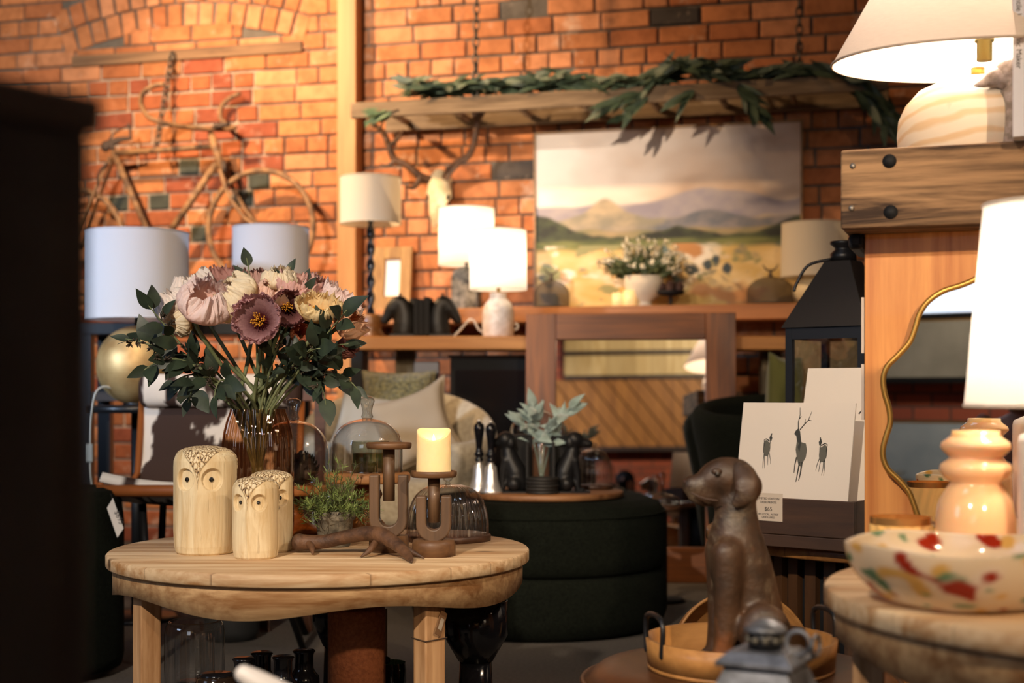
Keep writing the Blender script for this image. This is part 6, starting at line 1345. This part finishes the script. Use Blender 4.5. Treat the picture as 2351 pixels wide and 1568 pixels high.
MB().box(-bw_ / 2 + .003, bw_ / 2 - .003, .004, .1105, .003, bh_ + .0004).build('pages', mat('white_pages', h('ddd8cc'), .9), t)
text('Mercantile Homes Inc Maker', .0125, mat('spine_ink', h('4a4744'), .7), t, (-.010, -.0006, .185), (PI / 2, PI / 2, 0), align='CENTER')
# ================================================================ near round table, right
RX, RY, RR, RZ = .872, 1.845, .456, .52
table('round_coffee_table', 'taller round pale pine table in the right foreground under the speckled bowl', RX, RY, RR, RZ, (165, 60, -75), 'round pine tables', 3.2)
# speckled glass bowl
D = 1.74; bx_ = PX(2215, D); rr_ = .141; hb = .073
def bowl_col(u, v):
    a = u * 2 * PI; p = Vector((math.cos(a) * 1.5, math.sin(a) * 1.5, v * 2.2)); c = (.86, .74, .56)
    c = mixc(c, (.90, .82, .74), 1.5 * noise.noise(p * 2.2 + Vector((3, 3, 3))))
    c = mixc(c, (.78, .52, .16), 5 * (noise.noise(p * 2.6 + Vector((11, 2, 5))) - .28))
    c = mixc(c, (.20, .34, .20), 9 * (noise.noise(p * 3.4 + Vector((1, 12, 5))) - .34)); c = mixc(c, (.42, .035, .012), 11 * (noise.noise(Vector((p.x * 2.6 + p.z * 1.2, p.y * 2.6, p.z * 2.4)) + Vector((7, 8, 9))) - .30)); return c
def bprof(v):
    if v < .3: return rr_ * .62 * (v / .3), .004 * (v / .3)
    k = (v - .3) / .7; return rr_ * (.62 + .38 * math.sin(k * PI / 2)), .004 + (hb - .004) * k ** 1.35
def bf(u, v): r, z = bprof(v); a = u * 2 * PI; w_ = 1 + .012 * math.sin(a * 3 + 1) * v; return Vector((r * w_ * math.cos(a), r * w_ * math.sin(a), z + .003 * math.sin(a * 4) * v))
def bowl_mat():
    m, nt, ns, ln, bs = nodes('speckled_glass'); a = ns.new('ShaderNodeAttribute'); a.attribute_name = 'Col'; ln.new(a.outputs[0], bs.inputs['Base Color']); bs.inputs['Roughness'].default_value = .08; out = ns['Material Output']
    t_ = ns.new('ShaderNodeBsdfTranslucent'); ln.new(a.outputs[0], t_.inputs[0]); mx = ns.new('ShaderNodeMixShader'); mx.inputs[0].default_value = .45; ln.new(bs.outputs[0], mx.inputs[1]); ln.new(t_.outputs[0], mx.inputs[2]); ln.new(mx.outputs[0], out.inputs[0]); return m
tag(MB().grid(bf, 160, 50, bowl_col, wrap=True).build('speckled_bowl', bowl_mat(), None, (bx_, D, RZ + .003), solid=.005, hascol=True), 'cream glass bowl speckled with red and green flecks on the near table', 'bowl')
# peach vase
D = 2.0; r = S(91, D); hv = PZ(988, D) - RZ; u_ = S(1, D); z = lambda y: PZ(y, D) - RZ
prof = [(0, 0), (r * .9, 0), (r * .97, .006), (r, .03), (r, z(1240)), (r * .985, z(1190)), (r * .9, z(1150)), (r * .72, z(1122)), (58 * u_, z(1112)), (58 * u_, z(1105)), (72 * u_, z(1095)), (81 * u_, z(1080)), (78 * u_, z(1066)), (62 * u_, z(1055)), (58 * u_, z(1050)), (66 * u_, z(1042)), (79 * u_, z(1028)), (76 * u_, z(1016)), (60 * u_, z(1004)), (54 * u_, z(999)), (53 * u_, hv), (50 * u_, hv), (48 * u_, z(1010)), (0, z(1030))]
tag(MB().lathe(prof, 56).build('peach_vase', mat('peach_glass', h('ffc896'), .12, sss=.35, coat=.4), None, (PX(2240, D), D, RZ)), 'glossy peach vase with ringed neck behind the speckled bowl', 'vase')
D = 2.09; r = S(69, D); hv = PZ(1186, D) - RZ; t = thing('striped_tumbler', 'gold rimmed ribbed glass tumbler glowing left of the peach vase', 'glass', (PX(2068, D), D, RZ))
def tum(u, v): a = u * 2 * PI; k = r * (.9 + .1 * v) * (1 + .035 * math.cos(14 * a + 5 * v)); return Vector((k * math.cos(a), k * math.sin(a), hv * .86 * v))
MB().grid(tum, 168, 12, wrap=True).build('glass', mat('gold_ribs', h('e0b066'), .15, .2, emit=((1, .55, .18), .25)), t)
shell([(r * 1.0, hv * .86), (r * 1.0, hv)], 48).build('rim', mat('gold_band', h('c9965a'), .25, .7), t); MB().lathe([(0, 0), (r * .88, 0), (r * .88, .006), (0, .006)], 40).build('base', glass_thick, t)
# tapered white lamp
D = 1.92; px = 2402; t = thing('table_lamp', 'lit white tapered lamp cut off by the right edge, on the near table', 'lamp', (PX(px, D), D, RZ)); u_ = S(1, D)
zs0 = PZ(932, D) - RZ; zs1 = PZ(470, D) - RZ
MB().lathe([(0, 0), (60 * u_, 0), (62 * u_, .004), (62 * u_, zs0 - .05), (58 * u_, zs0 - .04), (.012, zs0 - .03), (0, zs0 - .03)], 40).build('base', mat('white_lamp_base', h('e6dcd6'), .4), t)
MB().tube([(0, 0, zs0 - .03), (0, 0, zs1 - .01)], .006, 8).build('stem', MATS['brass'], t)
drum(t, 180 * u_, 138 * u_, zs0, zs1, cloth_shade('glow_linen', (.88, .84, .78), .5)); bulb(t, (zs0 + zs1) / 2, 30, (1, .84, .66))
# ================================================================ behind the camera (seen in the mirrors)
yb = YF + .10
plank = wood('diagonal_planks', h('a9743a'), h('7d4f22'), 2, .9, .5)
t = thing('plank_panelling', 'timber panelling of diagonal planks and pale boards above brick, reflected in the tall mirror', 'panelling', (.15, yb, 0), PI)
mb = MB(); hw, z0, z1 = 1.1, 1.42, 2.15; w_ = .195; k = .8
for i in range(int((2 * hw + (z1 - z0) * .8) / w_) + 1):
    x0 = -hw - (z1 - z0) * k + i * w_; mb.prism([(x0, z0), (x0 + w_ - .016, z0), (x0 + w_ - .016 + (z1 - z0) * k, z1), (x0 + (z1 - z0) * k, z1)], -.012, .012)
mb.build('plank_front', plank, t)
MB().box(-hw, hw, .012, .02, z0, z1).build('backing', black_matt, t)
rail = mat('maroon_rail', h('241014'), .5)
for a_, b_ in ((1.37, 1.42), (2.15, 2.195), (2.425, 2.465)): MB().box(-hw, hw, -.03, .012, a_, b_).build('rail', rail, t)
pale = wood('pale_boards', h('e0cda4'), h('b59a68'), 2, .8, .5, boards=.16, baxis=0, bvar=.3)
MB().box(-hw, hw, .0, .02, 2.195, 2.75).build('pale_boards', pale, t)
def canvas(label, x0, x1, z0, z1, c1, c2):
    t = thing('canvas_print', label, 'canvas', ((x0 + x1) / 2, yb, z0)); w_ = (x1 - x0) / 2
    MB().box(-w_, w_, 0, .03, 0, z1 - z0).build('canvas', mat('canvas_%d' % int(z0 * 100), c1, .8, var=c2, vs=3), t); MB().box(-w_ - .008, w_ + .008, -.004, .03, z1 - z0, z1 - z0 + .012).build('frame_edge', MATS['gold_rim'], t)
canvas('pale blue grey canvas low on the brick, reflected in the wavy mirror', -2.7, -1.08, .0, .59, h('9fa8b0'), h('8a96a0'))
canvas('beige grey canvas above the brick band, reflected in the wavy mirror', -2.7, -1.08, .87, 1.21, h('9a9488'), h('847f74'))
MB().box(-2.75, -.95, -.02, .03, .835, .868).build('trim_4', black_matt, None, (0, yb, 0)); struct(COL.objects['trim_4'])
MB().box(-2.75, -.95, -.02, .03, 1.225, 1.26).build('trim_5', black_matt, None, (0, yb, 0)); struct(COL.objects['trim_5'])
wn = MB().box(-2.7, -1.08, 0, .02, 1.26, 2.6).build('window_1', emis('window_sky', (.72, .82, 1), 1.1), None, (0, yb, 0)); struct(wn)
for x in (-2.13, -1.57): MB().box(x - .02, x + .02, -.02, .0, 1.26, 2.6).build('window_bar', black_matt, wn)
# ceiling skylight strip gives the cool highlights on the glass
wn = MB().box(-.9, .3, -.25, .25, -.01, 0).build('window_2', emis('skylight_glass', (.55, .72, 1), 5), None, (-.7, 1.4, HT - .005)); struct(wn)
t = thing('shaggy_pouf', 'tan shaggy striped pouf reflected low in the wavy mirror', 'pouf', (-1.72, -3.1, 0))
mb = MB(); rnd = random.Random(3); mb.sphere((0, 0, .14), .17, 20, sz=.8)
for i in range(900):
    a = rnd.uniform(0, 2 * PI); b = rnd.uniform(-.4, 1); q_ = math.sqrt(max(0, 1 - b * b)); d = Vector((q_ * math.cos(a), q_ * math.sin(a), b)); mb.leaf(Vector((0, 0, .14)) + Vector((d.x * .165, d.y * .165, d.z * .13)), d + Vector((0, 0, -1.2 + .4 * b)), d, .09, .012, .3, .1, 3)
mb.build('cover', mat('shag', h('9c8a70'), .9, var=h('5c4f3e'), vs=18), t)
# photographer crouching behind the camera
skin = mat('skin', h('c4907a'), .55, sss=.15); cloth = mat('mauve_top', h('7d6a75'), .9); dark = mat('dark_trousers', (.02, .02, .025), .9); hair = mat('dark_hair', (.012, .010, .009), .5)
px_, py_ = -.03, -.42
t = thing('person', 'person in a mauve top crouching with a black camera raised to the face', 'person', (px_, py_, 0))
def skinned(name, verts, edges, radii, m):
    me = bpy.data.meshes.new(name); me.from_pydata(verts, edges, []); o = bpy.data.objects.new(name, me); COL.objects.link(o); o.parent = t
    o.modifiers.new('skin', 'SKIN'); me.skin_vertices[0].data[0].use_root = True
    for i, r in enumerate(radii): me.skin_vertices[0].data[i].radius = (r, r) if not isinstance(r, tuple) else r
    s_ = o.modifiers.new('sub', 'SUBSURF'); s_.levels = 2; s_.render_levels = 2
    dg = bpy.context.evaluated_depsgraph_get(); m2 = bpy.data.meshes.new_from_object(o.evaluated_get(dg)); o.modifiers.clear(); o.data = m2; m2.materials.clear(); m2.materials.append(m); m2.polygons.foreach_set('use_smooth', [True] * len(m2.polygons)); return o
hy = .12   # head forward toward the camera back
V = [(0, -.10, .30), (0, -.07, .42), (0, -.02, .54), (0, .03, .64), (0, .08, .69), (0, .10, .74),
     (-.15, .02, .62), (-.21, .12, .47), (-.12, .26, .62), (-.075, .29, .70), (.15, .02, .62), (.21, .12, .47), (.12, .27, .66), (.08, .31, .74),
     (-.10, -.10, .26), (-.17, .22, .36), (-.15, .02, .06), (-.15, .14, .03), (.10, -.10, .26), (.18, .20, .14), (.17, -.14, .07), (.17, -.24, .04)]
Ed = [(0, 1), (1, 2), (2, 3), (3, 4), (4, 5), (3, 6), (6, 7), (7, 8), (8, 9), (3, 10), (10, 11), (11, 12), (12, 13), (0, 14), (14, 15), (15, 16), (16, 17), (0, 18), (18, 19), (19, 20), (20, 21)]
Ra = [.14, .13, .14, .12, .06, .055, .065, .048, .036, .028, .065, .048, .036, .028, .095, .065, .045, .04, .095, .065, .045, .04]
skinned('body', V, Ed, Ra, skin)
skinned('top', [V[i] for i in (0, 1, 2, 3, 6, 7, 10, 11)] + [(-.155, .205, .56), (.155, .215, .585)], [(0, 1), (1, 2), (2, 3), (3, 4), (4, 5), (3, 6), (6, 7), (5, 8), (7, 9)], [.152, .142, .150, .135, .075, .058, .075, .058, .047, .047], cloth)
skinned('trousers', [V[i] for i in (0, 14, 15, 16, 18, 19, 20)], [(0, 1), (1, 2), (2, 3), (0, 4), (4, 5), (5, 6)], [.15, .105, .075, .055, .105, .075, .055], dark)
hd = MB(); hd.sphere((0, .15, .80), .078, 24, sx=.92, sy=1.1, sz=1.32); hd.sphere((0, .225, .785), .014, 10, sz=1.6); hd.sphere((-.074, .14, .795), .018, 10, sx=.4, sz=1.5); hd.sphere((.074, .14, .795), .018, 10, sx=.4, sz=1.5)
hd.build('head', skin, t)
hr = MB(); hr.sphere((0, .128, .835), .088, 24, sx=.98, sy=1.08, sz=1.05); hr.sphere((0, .055, .80), .06, 16, sz=1.2); hr.build('hair', hair, t)
for s_ in (-1, 1): MB().sphere((s_ * .03, .226, .803), .010, 10).build('eye', mat('eye_white', (.7, .7, .68), .3), t)
MB().sphere((0, .222, .742), .022, 12, sy=.4, sz=.35).build('mouth', mat('lips', h('9a5a52'), .5), t)
def hand(s_, bx, by, bz):
    mb = MB(); mb.sphere((bx, by, bz), .036, 14, sx=.5, sz=1.15)
    for k in range(4):
        z_ = bz + .028 - .019 * k; ln_ = (.9, 1, .95, .8)[k]
        stube(mb, [(bx, by + .015, z_), (bx - s_ * .004, by + .045 * ln_, z_), (bx - s_ * .02, by + .062 * ln_, z_ - .002), (bx - s_ * .036, by + .062 * ln_, z_ - .004)], [.010, .009, .008, .007], 8, 4)
    stube(mb, [(bx, by - .01, bz - .01), (bx - s_ * .018, by - .014, bz + .012), (bx - s_ * .034, by - .010, bz + .028)], [.012, .010, .008], 8, 4); mb.build('hand', skin, t)
hand(-1, -.078, .32, .765); hand(1, .082, .33, .775)
cb = thing('camera', 'black camera held up to the face of the crouching person', 'camera', (0, -.11, CZ - .05))
MB().box(-.07, .07, -.035, .03, 0, .095).build('camera_body', black_matt, cb, bev=.008); MB().box(-.025, .025, -.035, .025, .095, .122).build('viewfinder', black_matt, cb, bev=.006); MB().box(-.072, -.045, -.03, .045, .005, .09).build('grip', black_matt, cb, bev=.008)
shell([(.036, -.0), (.038, .06), (.041, .062), (.041, .085)], 32, Tm(0, .028, .05) @ R_(-PI / 2, 'X')).build('lens_barrel', black_gloss, cb)
MB().lathe([(0, 0), (.033, 0), (.030, .004), (0, .007)], 24, Tm(0, .035, .05) @ R_(-PI / 2, 'X')).build('lens_glass', black_gloss, cb)
